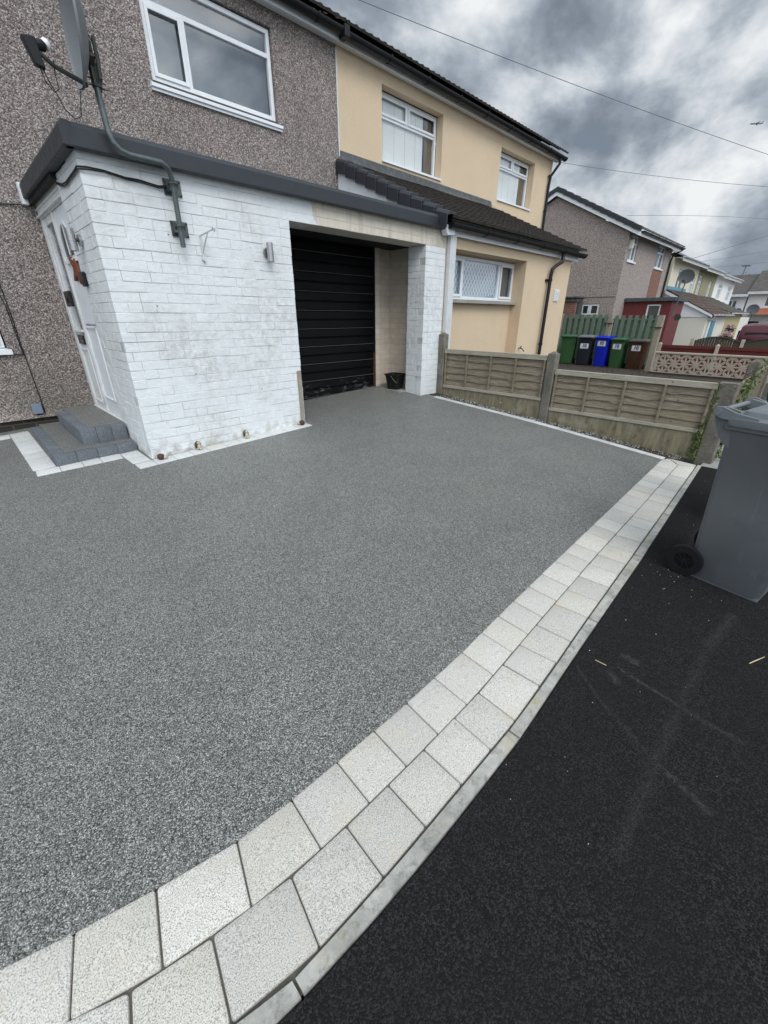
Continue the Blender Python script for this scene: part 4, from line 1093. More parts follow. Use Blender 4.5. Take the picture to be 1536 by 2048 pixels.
# ------------------------------------------------------------------ hedgehog ornaments
def hedgehog(x, y, mode, label, rz):
    t = thing('hedgehog_ornament', label, 'ornament', (x, y, gz(x, y)+.004), rz, 'hedgehog ornaments along the foot of the porch wall')
    body = MB(); face = MB()
    def ell(m_, c, r, n1=10, n2=14, jit=0):
        rings = []
        for i in range(n1+1):
            th = -math.pi/2+math.pi*i/n1
            rings.append([(c[0]+r[0]*max(.02, math.cos(th))*math.cos(2*math.pi*k/n2)*(1+rnd.uniform(-jit, jit)), c[1]+r[1]*max(.02, math.cos(th))*math.sin(2*math.pi*k/n2)*(1+rnd.uniform(-jit, jit)), c[2]+r[2]*math.sin(th)) for k in range(n2)])
        m_.loft(rings)
    if mode == 'lie':
        ell(body, (-.010, .002, .030), (.037, .034, .032), jit=.08); ell(face, (.026, -.010, .022), (.022, .018, .016))
        nose = (.052, -.010, .020)
    else:
        ell(body, (-.006, .006, .046), (.034, .030, .048), jit=.07); ell(face, (.006, -.013, .038), (.020, .019, .030)); ell(face, (.004, -.013, .075), (.018, .017, .017)); ell(face, (.018, -.02, .014), (.016, .016, .012)); ell(face, (-.012, -.02, .014), (.012, .014, .012))
        nose = (.006, -.032, .074)
    finish('body', body, 'hog_brown', t, local=True, smooth=True)
    f = finish('face', face, 'hog_cream', t, local=True, smooth=True)
    e = MB(); ell(e, nose, (.004, .004, .004), 5, 6)
    for s in (-1, 1): ell(e, (nose[0]-.014, nose[1]+.012*s+(.004 if mode == 'sit' else 0), nose[2]+.010), (.0028, .0028, .0028), 5, 6)
    finish('nose_and_eyes', e, 'black_plastic', f, local=True)
hedgehog(1.20, 4.435, 'lie', 'hedgehog ornament lying at the corner of the white wall nearest the steps', R(-10))
hedgehog(1.592, 4.468, 'sit', 'sitting hedgehog ornament at the wall foot, second from the steps', R(-25))
hedgehog(2.155, 4.472, 'sit', 'sitting hedgehog ornament below the steel wall light on the white slabs', R(-35))
hedgehog(2.915, 4.468, 'lie', 'curled hedgehog ornament by the garage opening at the end of the slabs', R(170))

# ------------------------------------------------------------------ bucket in the garage recess
t = thing('bucket', 'black square bucket with green handle standing in the garage recess', 'bucket', (5.30, 5.10, .374), R(12))
def rsq(hx, hy, r, z, n=4, dx=0, dy=0):
    out = []
    for cx, cy, a0 in ((hx-r, hy-r, 0), (-(hx-r), hy-r, 90), (-(hx-r), -(hy-r), 180), (hx-r, -(hy-r), 270)):
        for i in range(n+1):
            a = R(a0+90*i/n); out.append((cx+r*math.cos(a)+dx, cy+r*math.sin(a)+dy, z))
    return out
mb = MB().loft([rsq(.098, .098, .02, 0), rsq(.13, .13, .025, .225), rsq(.145, .145, .028, .228), rsq(.145, .145, .028, .25), rsq(.136, .136, .024, .25), rsq(.128, .128, .024, .22), rsq(.094, .094, .02, .012)])
finish('tub', mb, 'black_plastic', t, local=True, smooth=True)
finish('handle', MB().tube([(-.146, .0, .225), (-.156, -.03, .20), (-.160, -.08, .15), (-.156, -.12, .125), (-.14, -.13, .13)], .006, 6), 'leaf', t, local=True, smooth=True)

# ------------------------------------------------------------------ fence beside the drive
FE = thing('lap_fence', 'low weathered overlap fence with concrete posts and mossy gravel boards beside the drive', 'fence', (5.8, 2.5, 0))
def post(x0, x1, y0, y1, z0, z1, cap=True):
    m_ = MB(); c = .012
    m_.prism([(x0+c, y0), (x1-c, y0), (x1, y0+c), (x1, y1-c), (x1-c, y1), (x0+c, y1), (x0, y1-c), (x0, y0+c)], 'z', z0, z1)
    if cap: m_.hexa([(x0+.01, y0+.01, z1), (x1-.01, y0+.01, z1), (x1-.01, y1-.01, z1), (x0+.01, y1-.01, z1)], [(x0+.045, y0+.045, z1+.028), (x1-.045, y0+.045, z1+.028), (x1-.045, y1-.045, z1+.028), (x0+.045, y1-.045, z1+.028)])
    return m_
finish('post', post(5.70, 5.82, 4.40, 4.52, 0, 1.245), 'lichen_concrete', FE, bevel=.003)
finish('post', post(5.705, 5.825, 2.52, 2.645, 0, 1.055), 'lichen_concrete', FE, bevel=.003)
finish('post', post(5.745, 5.885, .545, .715, -.05, .872, False), 'lichen_concrete', FE, bevel=.006)
def panel(y0, y1, zb, zt_, x=5.765, seed=1):
    r = random.Random(seed); m_ = MB(); nb = 5; H_ = zt_-.055-(zb+.03)
    for i in range(nb):
        za = zb+.03+H_*i/nb; zc_ = za+H_/nb+.03; ph = r.uniform(0, 6); NS = 40
        base = len(m_.v); knots = [(r.uniform(y0, y1), r.uniform(.01, .022)) for _ in range(2)]
        for k in range(NS+1):
            y = y0+(y1-y0)*k/NS
            wv = .0035*math.sin(y*5+ph)+.0025*math.sin(y*13+ph*2)+r.uniform(-.002, .002)
            for ky, kd in knots: wv -= kd*math.exp(-((y-ky)/.05)**2)
            m_.v += [(x-.019, y, za+wv), (x+.004, y, zc_), (x+.011, y, zc_), (x-.010, y, za+wv)]
            m_.tint += [r.random()]*4
        for k in range(NS):
            for j in range(4): a = base+4*k+j; b = base+4*k+(j+1) % 4; m_.f.append((a, a+4, b+4, b))
        m_.f.append((base, base+1, base+2, base+3)); e = base+4*NS; m_.f.append((e+3, e+2, e+1, e))
    p_ = finish('fence_panel', m_, 'weathered_wood', FE)
    fr = MB().box(x-.038, x+.02, y0, y1, zt_-.018, zt_).box(x-.042, x-.024, y0, y1, zt_-.062, zt_-.019).box(x-.042, x-.024, y0, y1, zb, zb+.042)
    finish('panel_rail', fr, 'pale_rail', p_, bevel=.002)
    L = y1-y0
    for fcn in (.01, .26, .50, .75, .99):
        yc = y0+.01+(L-.02)*fcn
        finish('batten', MB().box(x-.044, x-.0245, yc-.013, yc+.013, zb+.043, zt_-.063), 'weathered_wood', p_, bevel=.002)
panel(2.65, 4.395, .432, 1.030, seed=3); panel(.72, 2.515, .318, .862, x=5.770, seed=9)
finish('gravel_board', MB().box(5.74, 5.79, 2.648, 4.397, .02, .428), 'gravel_board_concrete', FE, bevel=.004)
finish('gravel_board', MB().box(5.745, 5.795, .717, 2.518, .005, .314), 'gravel_board_concrete', FE, bevel=.004)
# fence turning along the front of the neighbouring garden
FF = thing('garden_front_fence', 'old grey boarded fence running along the pavement behind the grey wheelie bin', 'fence', (7.5, .62, 0))
finish('post', post(7.3, 7.42, .56, .68, -.1, .98), 'lichen_concrete', FF, bevel=.003)
finish('post', post(9.25, 9.37, .56, .68, -.1, .90), 'lichen_concrete', FF, bevel=.003)
mb = MB(); k = 5.90
while k < 9.2:
    if not (7.27 < k < 7.45): mb.hexa([(k, .60, .03), (k+.10, .605, .03), (k+.10, .620, .03), (k, .615, .03)], [(k+.012, .60, .80+rnd.uniform(-.02, .02)), (k+.115, .605, .81), (k+.115, .62, .81), (k+.012, .615, .80)])
    k += .115
finish('boards', mb, 'weathered_wood', FF)
finish('rail', MB().box(5.89, 9.25, .622, .66, .62, .68).box(5.89, 9.25, .622, .66, .2, .26), 'old_post_wood', FF)

# stones between border strip and gravel board
mb = MB()
for i in range(700):
    y = rnd.uniform(.80, 4.35); x = rnd.uniform(5.60 if y < 4 else 5.5, 5.742); s = rnd.uniform(.0025, .007)
    if y < 1.3 and rnd.random() < .5: continue
    z = gz(5.5, y)-.002
    pts = [(x+s*rnd.uniform(.5, 1.2)*math.cos(a), y+s*rnd.uniform(.5, 1.2)*math.sin(a)) for a in (0, 1.3, 2.6, 3.9, 5.2)]
    mb.hexa([(p[0], p[1], z-.003) for p in pts], [(x+(p[0]-x)*.6, y+(p[1]-y)*.6, z+s*rnd.uniform(.4, 1.0)) for p in pts], rnd.random())
o = finish('gravel_chips', mb, 'stone_chip'); o['kind'] = 'stuff'
mb = MB()
for i in range(25):
    y = .8+3.75*i/24
    mb.v += [(5.44, y, gz(5.5, y)-.008), (5.745, y, gz(5.5, y)-.006)]
mb.tint = [.5]*len(mb.v); mb.f = [(2*i, 2*i+1, 2*i+3, 2*i+2) for i in range(24)]
struct('soil_strip', mb, 'soil')

# leaves
def leaf(m_, p, s, r):
    d = Vector((r.uniform(-1, 1), r.uniform(-1, 1), r.uniform(-.6, .9))).normalized(); u = d.cross(Vector((r.uniform(-1, 1), r.uniform(-1, 1), r.uniform(-1, 1)))).normalized(); w_ = d.cross(u)
    p = Vector(p)
    m_.add([p, p+d*s*.5+u*s*.32+w_*s*.06, p+d*s, p+d*s*.5-u*s*.32+w_*s*.06], [(0, 1, 2), (0, 2, 3)], r.random())
def plant(name, label, cat, stems, n, spread, s, mat='leaf', group=None, seed=5):
    r = random.Random(seed); fol = MB(); st = MB()
    for path in stems:
        st.tube(path, .004, 5)
        P = [Vector(p) for p in path]
        for _ in range(int(n/len(stems))):
            k = r.uniform(0, len(P)-1.001); i = int(k); q = P[i].lerp(P[i+1], k-i)
            cl_ = math.sin(q.z*23+i)*.5+.6
            q += Vector((r.gauss(0, spread[0]), r.gauss(0, spread[1]), r.gauss(0, spread[2])))*cl_
            leaf(fol, q, s*r.uniform(.5, 1.2), r)
    base = stems[0][0]
    t = thing(name, label, cat, base, 0, group)
    finish('stem', st, 'leaf', t); finish('foliage', fol, mat, t); return t
plant('climbing_weed', 'straggly green weed climbing between the fence panel and the end concrete post', 'plant',
      [[(5.73, .74, .03), (5.735, .72, .2), (5.73, .735, .4), (5.735, .71, .6), (5.73, .70, .84)], [(5.73, .75, .05), (5.73, .77, .25), (5.73, .75, .42)]], 330, (.008, .022, .04), .032, seed=3)
plant('climbing_weed', 'leafy weed growing on the old boards behind the grey wheelie bin', 'plant',
      [[(5.98, .54, .02), (6.0, .57, .15), (6.05, .55, .3), (6.1, .57, .45)], [(6.3, .56, .02), (6.4, .55, .4), (6.6, .56, .7), (6.9, .56, .8)], [(7.0, .57, .3), (7.2, .56, .8), (7.5, .56, .9)]], 700, (.05, .03, .06), .045, seed=8)
plant('small_weed', 'small dark weed at the foot of the end concrete post', 'plant', [[(5.72, .72, .01), (5.70, .74, .05), (5.71, .78, .06)]], 40, (.012, .02, .012), .02, seed=4)

# ------------------------------------------------------------------ wheelie bins
def rr_(x0, x1, y0, y1, z, r=.03, n=3):
    cx, cy = (x0+x1)/2, (y0+y1)/2
    return [(p[0]+cx, p[1]+cy, z) for p in rsq((x1-x0)/2, (y1-y0)/2, r, 0, n)]
def make_bin(label, loc, rz, body, lid, number=False, wide=1.0, group=None, simple_wheels=False):
    """front faces local -Y, hinge and wheels at +Y"""
    t = thing('wheelie_bin', label, 'wheelie bin', loc, rz, group)
    W_ = .24*wide
    rings = [rr_(-W_*.80, W_*.80, -.175, .165, .012, .035), rr_(-W_*.82, W_*.82, -.195, .185, .03, .04), rr_(-W_*.90, W_*.90, -.225, .205, .50, .035), rr_(-W_*.97, W_*.97, -.262, .225, .935, .03),
             rr_(-W_*.985, W_*.985, -.27, .24, .94, .03), rr_(-W_*1.02, W_*1.02, -.285, .25, .945, .03), rr_(-W_*1.02, W_*1.02, -.285, .255, .985, .03), rr_(-W_*.96, W_*.96, -.265, .235, .985, .03), rr_(-W_*.92, W_*.92, -.245, .215, .90, .03)]
    mb = MB().loft(rings)
    # rear handle brackets that carry the hinge
    for s in (-1, 1):
        mb.prism([(.19, .84), (.225, .86), (.262, .91), (.298, .985), (.305, 1.025), (.292, 1.045), (.268, 1.045), (.25, 1.02), (.235, .99), (.16, .985)], 'x', s*W_*.905-.012, s*W_*.905+.012)
    mb.prism([(-.19, .002), (.15, .002), (.15, .012), (-.19, .012)], 'x', -W_*.80, W_*.80)
    b = finish('body', mb, body, t, local=True, smooth=True)
    mb = MB()
    mb.loft([rr_(-W_*1.07, W_*1.07, -.315, .235, .968, .03), rr_(-W_*1.09, W_*1.09, -.325, .24, .985, .035), rr_(-W_*1.09, W_*1.09, -.325, .24, 1.008, .035), rr_(-W_*1.05, W_*1.05, -.312, .232, 1.018, .035), rr_(-W_*.92, W_*.92, -.27, .20, 1.020, .04), rr_(-W_*.88, W_*.88, -.255, .185, 1.046, .04), rr_(-W_*.78, W_*.78, -.22, .15, 1.058, .05), rr_(-W_*.3, W_*.3, -.08, .02, 1.064, .03)])
    for s in (-1, 1):
        mb.prism([(.18, 1.005), (.235, 1.0), (.275, 1.003), (.300, 1.018), (.306, 1.035), (.295, 1.052), (.27, 1.056), (.20, 1.042)], 'x', s*W_*.84-.012, s*W_*.84+.012)
        mb.prism([(.215, .995), (.262, 1.0), (.297, 1.012), (.310, 1.033), (.298, 1.056), (.268, 1.060), (.20, 1.035), (.10, 1.022), (.10, 1.012)], 'x', s*W_*1.04-.010, s*W_*1.04+.010)
    mb.prism([(-.345, .985), (-.30, .985), (-.30, 1.0), (-.345, .997)], 'x', -.08, .08)
    ld = finish('lid', mb, lid, t, local=True, smooth=True)
    mb = MB().disc((0, .285, 1.032), (1, 0, 0), 0, .014, -W_*1.04, W_*1.04, 14)
    for s in (-1, 1): mb.disc((s*W_*1.085, .285, 1.032), (1, 0, 0), 0, .017, -.006, .006, 16)
    finish('hinge_bar', mb, lid, ld, local=True, smooth=True)
    for s in (-1, 1):
        wx = s*(W_*.80+.022); wy = .205; wz = .100
        w_ = finish('wheel', MB().disc((wx, wy, wz), (1, 0, 0), .058, .098, -.022, .022, 36).disc((wx, wy, wz), (1, 0, 0), .060, .100, -.014, .014, 36), 'tyre', t, local=True, smooth=True)
        mh = MB().disc((wx, wy, wz), (1, 0, 0), 0, .016, -.020, .022*1.0, 16).disc((wx, wy, wz), (1, 0, 0), .052, .060, -.018, .020, 32).disc((wx, wy, wz), (1, 0, 0), 0, .056, -.004, .004, 24)
        for k in range(8):
            a = 2*math.pi*k/8; c_, s_ = math.cos(a), math.sin(a); q = .0035
            P = lambda rad, tt, xx: (wx+xx, wy+c_*rad-s_*tt, wz+s_*rad+c_*tt)
            mh.hexa([P(.012, -q, -.016), P(.055, -q, -.016), P(.055, q, -.016), P(.012, q, -.016)], [P(.012, -q, .016), P(.055, -q, .016), P(.055, q, .016), P(.012, q, .016)])
        finish('hub', mh, 'black_plastic', w_, local=True)
    finish('axle', MB().disc((0, .190, .10), (1, 0, 0), 0, .011, -W_*.8, W_*.8, 10).box(-W_*.7, W_*.7, .15, .20, .10, .15), 'black_plastic', t, local=True)
    if number:
        zc_ = number; yf = -.262+(.935-zc_)*.085
        tilt = .085
        pl = lambda u, v, w_: (u, yf-.004-w_-v*tilt, zc_+v)
        hw, hh = .145, .088
        pts = []
        for cx, cy, a0 in ((hw-.012, hh-.012, 0), (-(hw-.012), hh-.012, 90), (-(hw-.012), -(hh-.012), 180), (hw-.012, -(hh-.012), 270)):
            for i in range(4): a = R(a0+30*i); pts.append((cx+.012*math.cos(a), cy+.012*math.sin(a)))
        m_ = MB().hexa([pl(u, v, -.004) for u, v in pts], [pl(u, v, .002) for u, v in pts])
        L = finish('number_label', m_, 'label_white', t, local=True)
        tm = text_mb('10', .15, .001, lambda u, v, w_: pl(u, v+.012, .003+w_))
        finish('numerals', tm, 'label_blue', L, local=True)
        ln = MB()
        for i in range(11):
            u = -.105+i*.0195
            if i == 5: continue
            ln.hexa([pl(u, -.062+.004*(i % 2), .0022), pl(u+.014, -.062, .0022), pl(u+.014, -.048, .0022), pl(u, -.048, .0022)], [pl(u, -.062+.004*(i % 2), .0032), pl(u+.014, -.062, .0032), pl(u+.014, -.048, .0032), pl(u, -.048, .0032)])
        finish('street_line', ln, 'label_blue', L, local=True)
    return t
make_bin('large grey wheelie bin in the foreground on the black asphalt', (3.11, .0, .0), R(-10), 'grey_plastic', 'grey_lid')
make_bin('green wheelie bin half hidden behind the foreground grey bin', (4.15, -.085, -.0), R(3), 'green_plastic', 'green_lid')
G = 'household wheelie bins lined up before the green fence'
BX = 17.45
make_bin('green unlabelled wheelie bin nearest the cream house wall', (BX, 7.28, -.17), R(-90+14), 'green_plastic', 'green_lid', False, 1.15, G)
make_bin('near-black wheelie bin with white number 10 label', (BX, 6.62, -.17), R(-90+6), 'dark_bin', 'grey_lid', .68, 1.1, G)
make_bin('bright blue wheelie bin with number 10 label', (BX, 5.97, -.18), R(-90-4), 'blue_plastic', 'blue_plastic', .80, 1.0, G)
make_bin('slim green wheelie bin with number 10 label between blue and brown', (BX, 5.42, -.22), R(-90-4), 'green_plastic', 'green_lid', .76, .98, G)
make_bin('brown wheelie bin with number 10 label, rightmost of the row', (BX, 4.79, -.25), R(-90-2), 'brown_plastic', 'lid_brown', .76, 1.12, G)

# ------------------------------------------------------------------ green hit-and-miss fence
GF = thing('green_board_fence', 'green painted hit-and-miss board fence behind the row of bins', 'fence', (18, 6, -.3))
def gf_panel(y0, y1, zt_, x=18.0):
    m_ = MB(); k = y0; i = 0
    while k < y1-.05:
        xx = x-.04 if i % 2 == 0 else x+.03; hgt = zt_ if i % 2 == 0 else zt_-.12
        m_.box(xx, xx+.018, k, min(k+.125, y1), -.25, hgt+rnd.uniform(-.006, .006)); k += .112; i += 1
    p_ = finish('fence_panel', m_, 'green_paint', GF, bevel=.003)
    r_ = MB()
    for z in (-.05, .65, zt_-.16): r_.box(x-.018, x+.027, y0, y1, z, z+.06)
    finish('rail', r_, 'green_paint', p_)
gf_panel(6.22, 7.92, 1.60); gf_panel(4.50, 6.02, 1.56)
for (y0, z1) in ((7.93, 1.62), (6.06, 1.58)):
    finish('post', post(17.93, 18.05, y0, y0+.12, -.4, z1, False), 'old_post_wood', GF, bevel=.004)
finish('post', post(16.90, 17.06, 4.12, 4.30, -.4, 1.56, False), 'old_post_wood', GF, bevel=.004)
finish('hasp', MB().box(17.88, 18.0, 6.0, 6.3, 1.28, 1.31).box(16.86, 16.9, 4.10, 4.45, 1.18, 1.21), 'dark_metal', GF)

# ------------------------------------------------------------------ pierced screen-block wall
SW = thing('screen_block_wall', 'pierced concrete screen-block wall with petal pattern beyond the wooden fence', 'wall', (16.3, 2.4, -.2))
mb = MB(); B_ = .29; xw = 16.30
for row in range(2):
    for c_ in range(10):
        y0 = 1.04+c_*B_; z0 = -.13+row*B_; x0, x1 = xw, xw+.09; e = .018
        x0 += rnd.uniform(-.003, .003)
        mb.box(x0, x1, y0+.002, y0+e, z0+.002, z0+B_-.002).box(x0, x1, y0+B_-e, y0+B_-.002, z0+.002, z0+B_-.002).box(x0+.001, x1, y0+e, y0+B_-e, z0+.002, z0+e).box(x0+.001, x1, y0+e, y0+B_-e, z0+B_-e, z0+B_-.002)
        cx, cz = y0+B_/2, z0+B_/2; r_ = B_/2-e*.6
        for qx, qz in ((1, 1), (1, -1), (-1, 1), (-1, -1)):
            for bul in (.28, -.28):
                prev = None
                for i in range(6):
                    s = i/5; u = qx*r_*s; v = qz*r_*s; off = bul*r_*math.sin(math.pi*s)*.55
                    pt = (cx+u-qz*off*.7, cz+v+qx*off*.7)
                    if prev:
                        d = Vector((pt[0]-prev[0], pt[1]-prev[1])); nn = Vector((-d.y, d.x)).normalized()*.0125
                        mb.prism([(prev[0]-nn.x, prev[1]-nn.y), (pt[0]-nn.x, pt[1]-nn.y), (pt[0]+nn.x, pt[1]+nn.y), (prev[0]+nn.x, prev[1]+nn.y)], 'x', x0+.004, x1-.004)
                    prev = pt
simple('screen_concrete', (.42, .37, .30), .9, .15, 3, .002, 60, dirt=((.22, .19, .15), .4))
finish('blocks', mb, 'screen_concrete', SW)
mb = MB()
for k in range(6): mb.box(xw-.025, xw+.115, 1.0+k*.495, 1.49+k*.495, .452, .50)
finish('coping', mb, 'screen_concrete', SW, bevel=.006)
finish('base_course', MB().box(xw-.01, xw+.10, 1.0, 3.98, -.4, -.132), 'soil', SW)
finish('end_pier', MB().box(xw-.02, xw+.14, .80, 1.03, -.4, .50), 'screen_concrete', SW, bevel=.005)
mb = MB().add([(6.0, .7, -.045), (16.2, .7, -.19), (17.9, .7, -.225), (17.9, 8.2, -.19), (6.0, 8.2, .02)], [(0, 1, 2, 3, 4)])
struct('garden_soil', mb, 'soil')
mb = MB(); rr = random.Random(2)
for i in range(500):
    x = rr.uniform(14.5, 17.2); y = rr.uniform(3.2, 7.2); s = rr.uniform(.03, .08); leaf(mb, (x, y, -.2+rr.uniform(0, .04)), s, rr)
o = finish('fallen_leaves', mb, 'hog_brown'); o['kind'] = 'stuff'

# red low fence behind the screen wall
RF = thing('red_board_fence', 'low dark red board fence with pale posts behind the screen-block wall', 'fence', (18.6, 2.5, -.3))
finish('boards', MB().box(18.6, 18.63, -.6, 4.36, -.35, .50).box(18.57, 18.599, -.6, 4.36, .50, .60), 'red_fence_wood', RF)
for y in (4.36, 2.64, .85): finish('post', MB().box(18.50, 18.60, y, y+.10, -.35, .63).hexa([(18.5, y, .63), (18.6, y, .63), (18.6, y+.1, .63), (18.5, y+.1, .63)], [(18.53, y+.03, .68), (18.57, y+.03, .68), (18.57, y+.07, .68), (18.53, y+.07, .68)]), 'screen_concrete', RF)
# arched brown fence
BF = thing('arched_brown_fence', 'dark brown arched-top slatted fence beyond the red boards', 'fence', (22, 2, -.6))
for (y0, y1) in ((2.52, 4.03), (.72, 2.38), (-1.1, .58)):
    m_ = MB(); N = 18
    for i in range(N):
        a = y0+(y1-y0)*i/N; b = y0+(y1-y0)*(i+1)/N; mid = ((i+.5)/N-.5)*2
        m_.box(22.0, 22.03, a+.004, b-.004, -.5, .60+.17*(1-mid*mid))
    p_ = finish('fence_panel', m_, 'dark_fence_wood', BF)
    arc = MB(); prev = None
    for i in range(13):
        s = i/12; y = y0+(y1-y0)*s; mid = (s-.5)*2; z = .60+.17*(1-mid*mid)
        if prev: arc.hexa([(21.97, prev[0], prev[1]), (22.05, prev[0], prev[1]), (22.05, y, z), (21.97, y, z)], [(21.97, prev[0], prev[1]+.04), (22.05, prev[0], prev[1]+.04), (22.05, y, z+.04), (21.97, y, z+.04)])
        prev = (y, z)
    arc.box(21.97, 22.05, y0, y1, .36, .39)
    finish('top_rail', arc, 'dark_fence_wood', p_)
for y in (4.06, 2.40, .60): finish('post', MB().box(21.95, 22.07, y, y+.11, -.6, .72), 'screen_concrete', BF, bevel=.01)

# ------------------------------------------------------------------ pebbledash gable house beyond
GX = 19.74
GH = thing('gable_house', 'detached-looking pebbledash house with grey gable and dark red side extension behind the bins', 'house', (22, 8, -.4))
mb = MB()
wall_grid(mb, 'y', YH, GX, 25.9, -.6, 4.42, [(20.1, 20.98, 3.50, 4.40), (23.72, 24.92, 3.48, 4.40)], .08)
mb.add([(25.9, YH, -.6), (25.9, 13, -.6), (25.9, 13, 4.42), (25.9, 9.8, 5.98), (25.9, YH, 4.42)], [(0, 1, 2, 3, 4)])
wall_grid(mb, 'x', GX, YH, 13.0, -.6, 4.42, [(7.27, 8.02, 1.57, 2.0, .06)], .06)
mb.add([(GX, YH, 4.42), (GX, 13, 4.42), (GX, 9.8, 5.98)], [(0, 1, 2)])
finish('wall', mb, 'pebbledash_far', GH)
finish('string_line', MB().box(GX-.012, GX-.001, YH+.02, 8.0, 2.24, 2.26), 'lead', GH)
for a, b in ((20.1, 20.98), (23.72, 24.92)):
    mv = (a+b)/2
    wf = window(GH, 'y', YH+.05, a, b, 3.52, 4.39, bars_v=((mv, 3.55, 4.35),), bars_h=((4.12, a+.04, b-.04),), behind=((a, b, 3.53, 4.38, 'curtain_grey', .1, 'curtain'),), fw=.06)
    finish('sill', MB().box(a-.04, b+.04, YH-.05, YH+.049, 3.465, 3.515), 'upvc_white', wf)
window(GH, 'x', GX+.03, 7.28, 8.01, 1.58, 1.99, bars_v=((7.66, 1.61, 1.96),), casements=((7.31, 7.63, 1.6, 1.97), (7.69, 7.98, 1.6, 1.97)), behind=((7.3, 8.0, 1.58, 1.98, 'dark_room', .1, 'room_interior'),), fw=.05)
finish('brick_panel', MB().box(23.6, 25.05, YH-.012, YH-.001, 1.8, 3.44), 'red_brick', GH)
finish('canopy', MB().box(19.1, GX-.002, 7.95, 9.3, 2.22, 2.28).box(19.15, GX-.003, 8.0, 9.3, 2.08, 2.21), 'lead', GH, bevel=.01)
finish('side_porch', MB().box(19.2, GX-.004, 8.05, 9.2, -.3, 2.078), 'red_brick', GH)
finish('corrugated_shed', MB().box(19.35, GX-.005, 7.96, 8.2, -.3, 2.06), 'lead', GH)
sl2 = (5.98-4.42)/(9.8-YH)
finish('bargeboard', MB().prism([(6.35, 4.28), (9.8, 6.02-.02), (13.3, 4.28), (13.3, 4.44), (9.8, 6.20-.02), (6.35, 4.46)], 'x', GX-.16, GX-.13).box(GX-.13, 26.1, 6.36, 6.39, 4.29, 4.45), 'upvc_white', GH)
finish('gable_soffit', MB().hexa([(GX-.13, 6.4, 4.30), (GX-.001, 6.4, 4.30), (GX-.001, 9.8, 6.0), (GX-.13, 9.8, 6.0)], [(GX-.13, 6.4, 4.33), (GX-.001, 6.4, 4.33), (GX-.001, 9.8, 6.03), (GX-.13, 9.8, 6.03)]), 'upvc_dull', GH)
mb = MB(); tiled_roof(mb, GX-.10, 26.15, 6.28, 4.47, 9.8, 6.24, .33, .30, .02, .03)
mb.add([(GX-.1, 9.8, 6.24), (26.15, 9.8, 6.24), (26.15, 13.35, 4.47), (GX-.1, 13.35, 4.47)], [(0, 1, 2, 3)])
finish('roof', mb, 'roof_far', GH)
for side_ in (1, -1):
    for i in range(11):
        s0 = i/11; s1 = (i+1)/11
        if side_ == 1: y0_, z0_, y1_, z1_ = 6.27+3.53*s0, 4.50+1.77*s0, 6.27+3.53*s1+.03, 4.50+1.77*s1
        else: y0_, z0_, y1_, z1_ = 13.35-3.55*s0, 4.50+1.77*s0, 13.35-3.55*s1-.03, 4.50+1.77*s1
        mb = MB().hexa([(GX-.20, y0_, z0_-.12), (GX-.20, y0_, z0_+.055), (GX+.04, y0_, z0_+.055), (GX+.04, y0_, z0_-.0)], [(GX-.19, y1_, z1_-.13), (GX-.19, y1_, z1_+.03), (GX+.04, y1_, z1_+.03), (GX+.04, y1_, z1_-.02)])
        finish('verge_cap', mb, 'anthracite_trim', GH, bevel=.008)
gutter(GH, GX+.2, 26.15, 6.30, 4.44, .06)
mb = MB().tube([(26.0, 6.30, 4.38), (25.9, 6.4, 4.3), (25.8, 6.6, 4.15), (25.8, 6.64, 3.9), (25.8, 6.64, .5)], .04, 10)
finish('downpipe', mb, 'black_plastic', GH, smooth=True)
finish('white_box', MB().box(19.93, 19.99, YH-.16, YH-.001, 3.9, 4.2), 'cream_pale', GH, bevel=.01)
# red extension
RX = 20.9
mb = MB(); wall_grid(mb, 'x', RX, 4.95, YH-.001, -.6, 2.08, [(5.30, 5.82, .95, 1.98, .06)], .06)
finish('extension_side', mb, 'red_paint', GH)
mb = MB().add([(RX, 4.95, -.6), (22.75, 4.95, -.6), (22.75, 4.95, 2.08), (RX, 4.95, 2.08)], [(0, 1, 2, 3)]).add([(22.75, 4.95, -.6), (22.75, YH, -.6), (22.75, YH, 2.08), (22.75, 4.95, 2.08)], [(0, 1, 2, 3)])
finish('extension_front', mb, 'red_paint_lit', GH)
finish('extension_roof', MB().box(RX-.12, 22.85, 4.83, YH-.002, 2.082, 2.22), 'lead', GH, bevel=.01)
window(GH, 'x', RX+.03, 5.31, 5.81, .96, 1.97, behind=((5.3, 5.82, .97, 1.96, 'curtain_grey', .08, 'curtain'),), fw=.055)
# dish on a pole fixed to the red extension
def pole_dish(label, base, top, c, r, nrm):
    t = thing('satellite_dish', label, 'satellite dish', base)
    finish('mast', MB().tube([base, top], .022, 8), 'galv_steel', t)
    n2 = Vector(nrm).normalized(); s2 = Vector((0, 0, 1)).cross(n2).normalized(); u2 = n2.cross(s2); c = Vector(c)
    rings = [[c+s2*r*q*math.cos(2*math.pi*k/24)+u2*r*.9*q*math.sin(2*math.pi*k/24)+n2*(.2*r*q*q+o_) for k in range(24)] for q, o_ in ((.03, 0), (.5, 0), (.8, 0), (1, 0), (1.01, -.012), (.8, -.015), (.5, -.015), (.03, -.015))]
    finish('reflector', MB().loft(rings), 'dish_grey', t, smooth=True)
    e = c+n2*r*1.1-u2*r*.35
    finish('feed_arm', MB().tube([c-u2*r*.85, e], .012, 6).disc(e, -n2, 0, .035, -.03, .05, 10), 'dark_metal', t)
    return t
pole_dish('round grey satellite dish on a tall mast above the red extension', (21.0, 4.86, 1.6), (21.15, 4.70, 3.05), (21.0, 4.72, 2.93), .28, (-.93, .05, -.25))
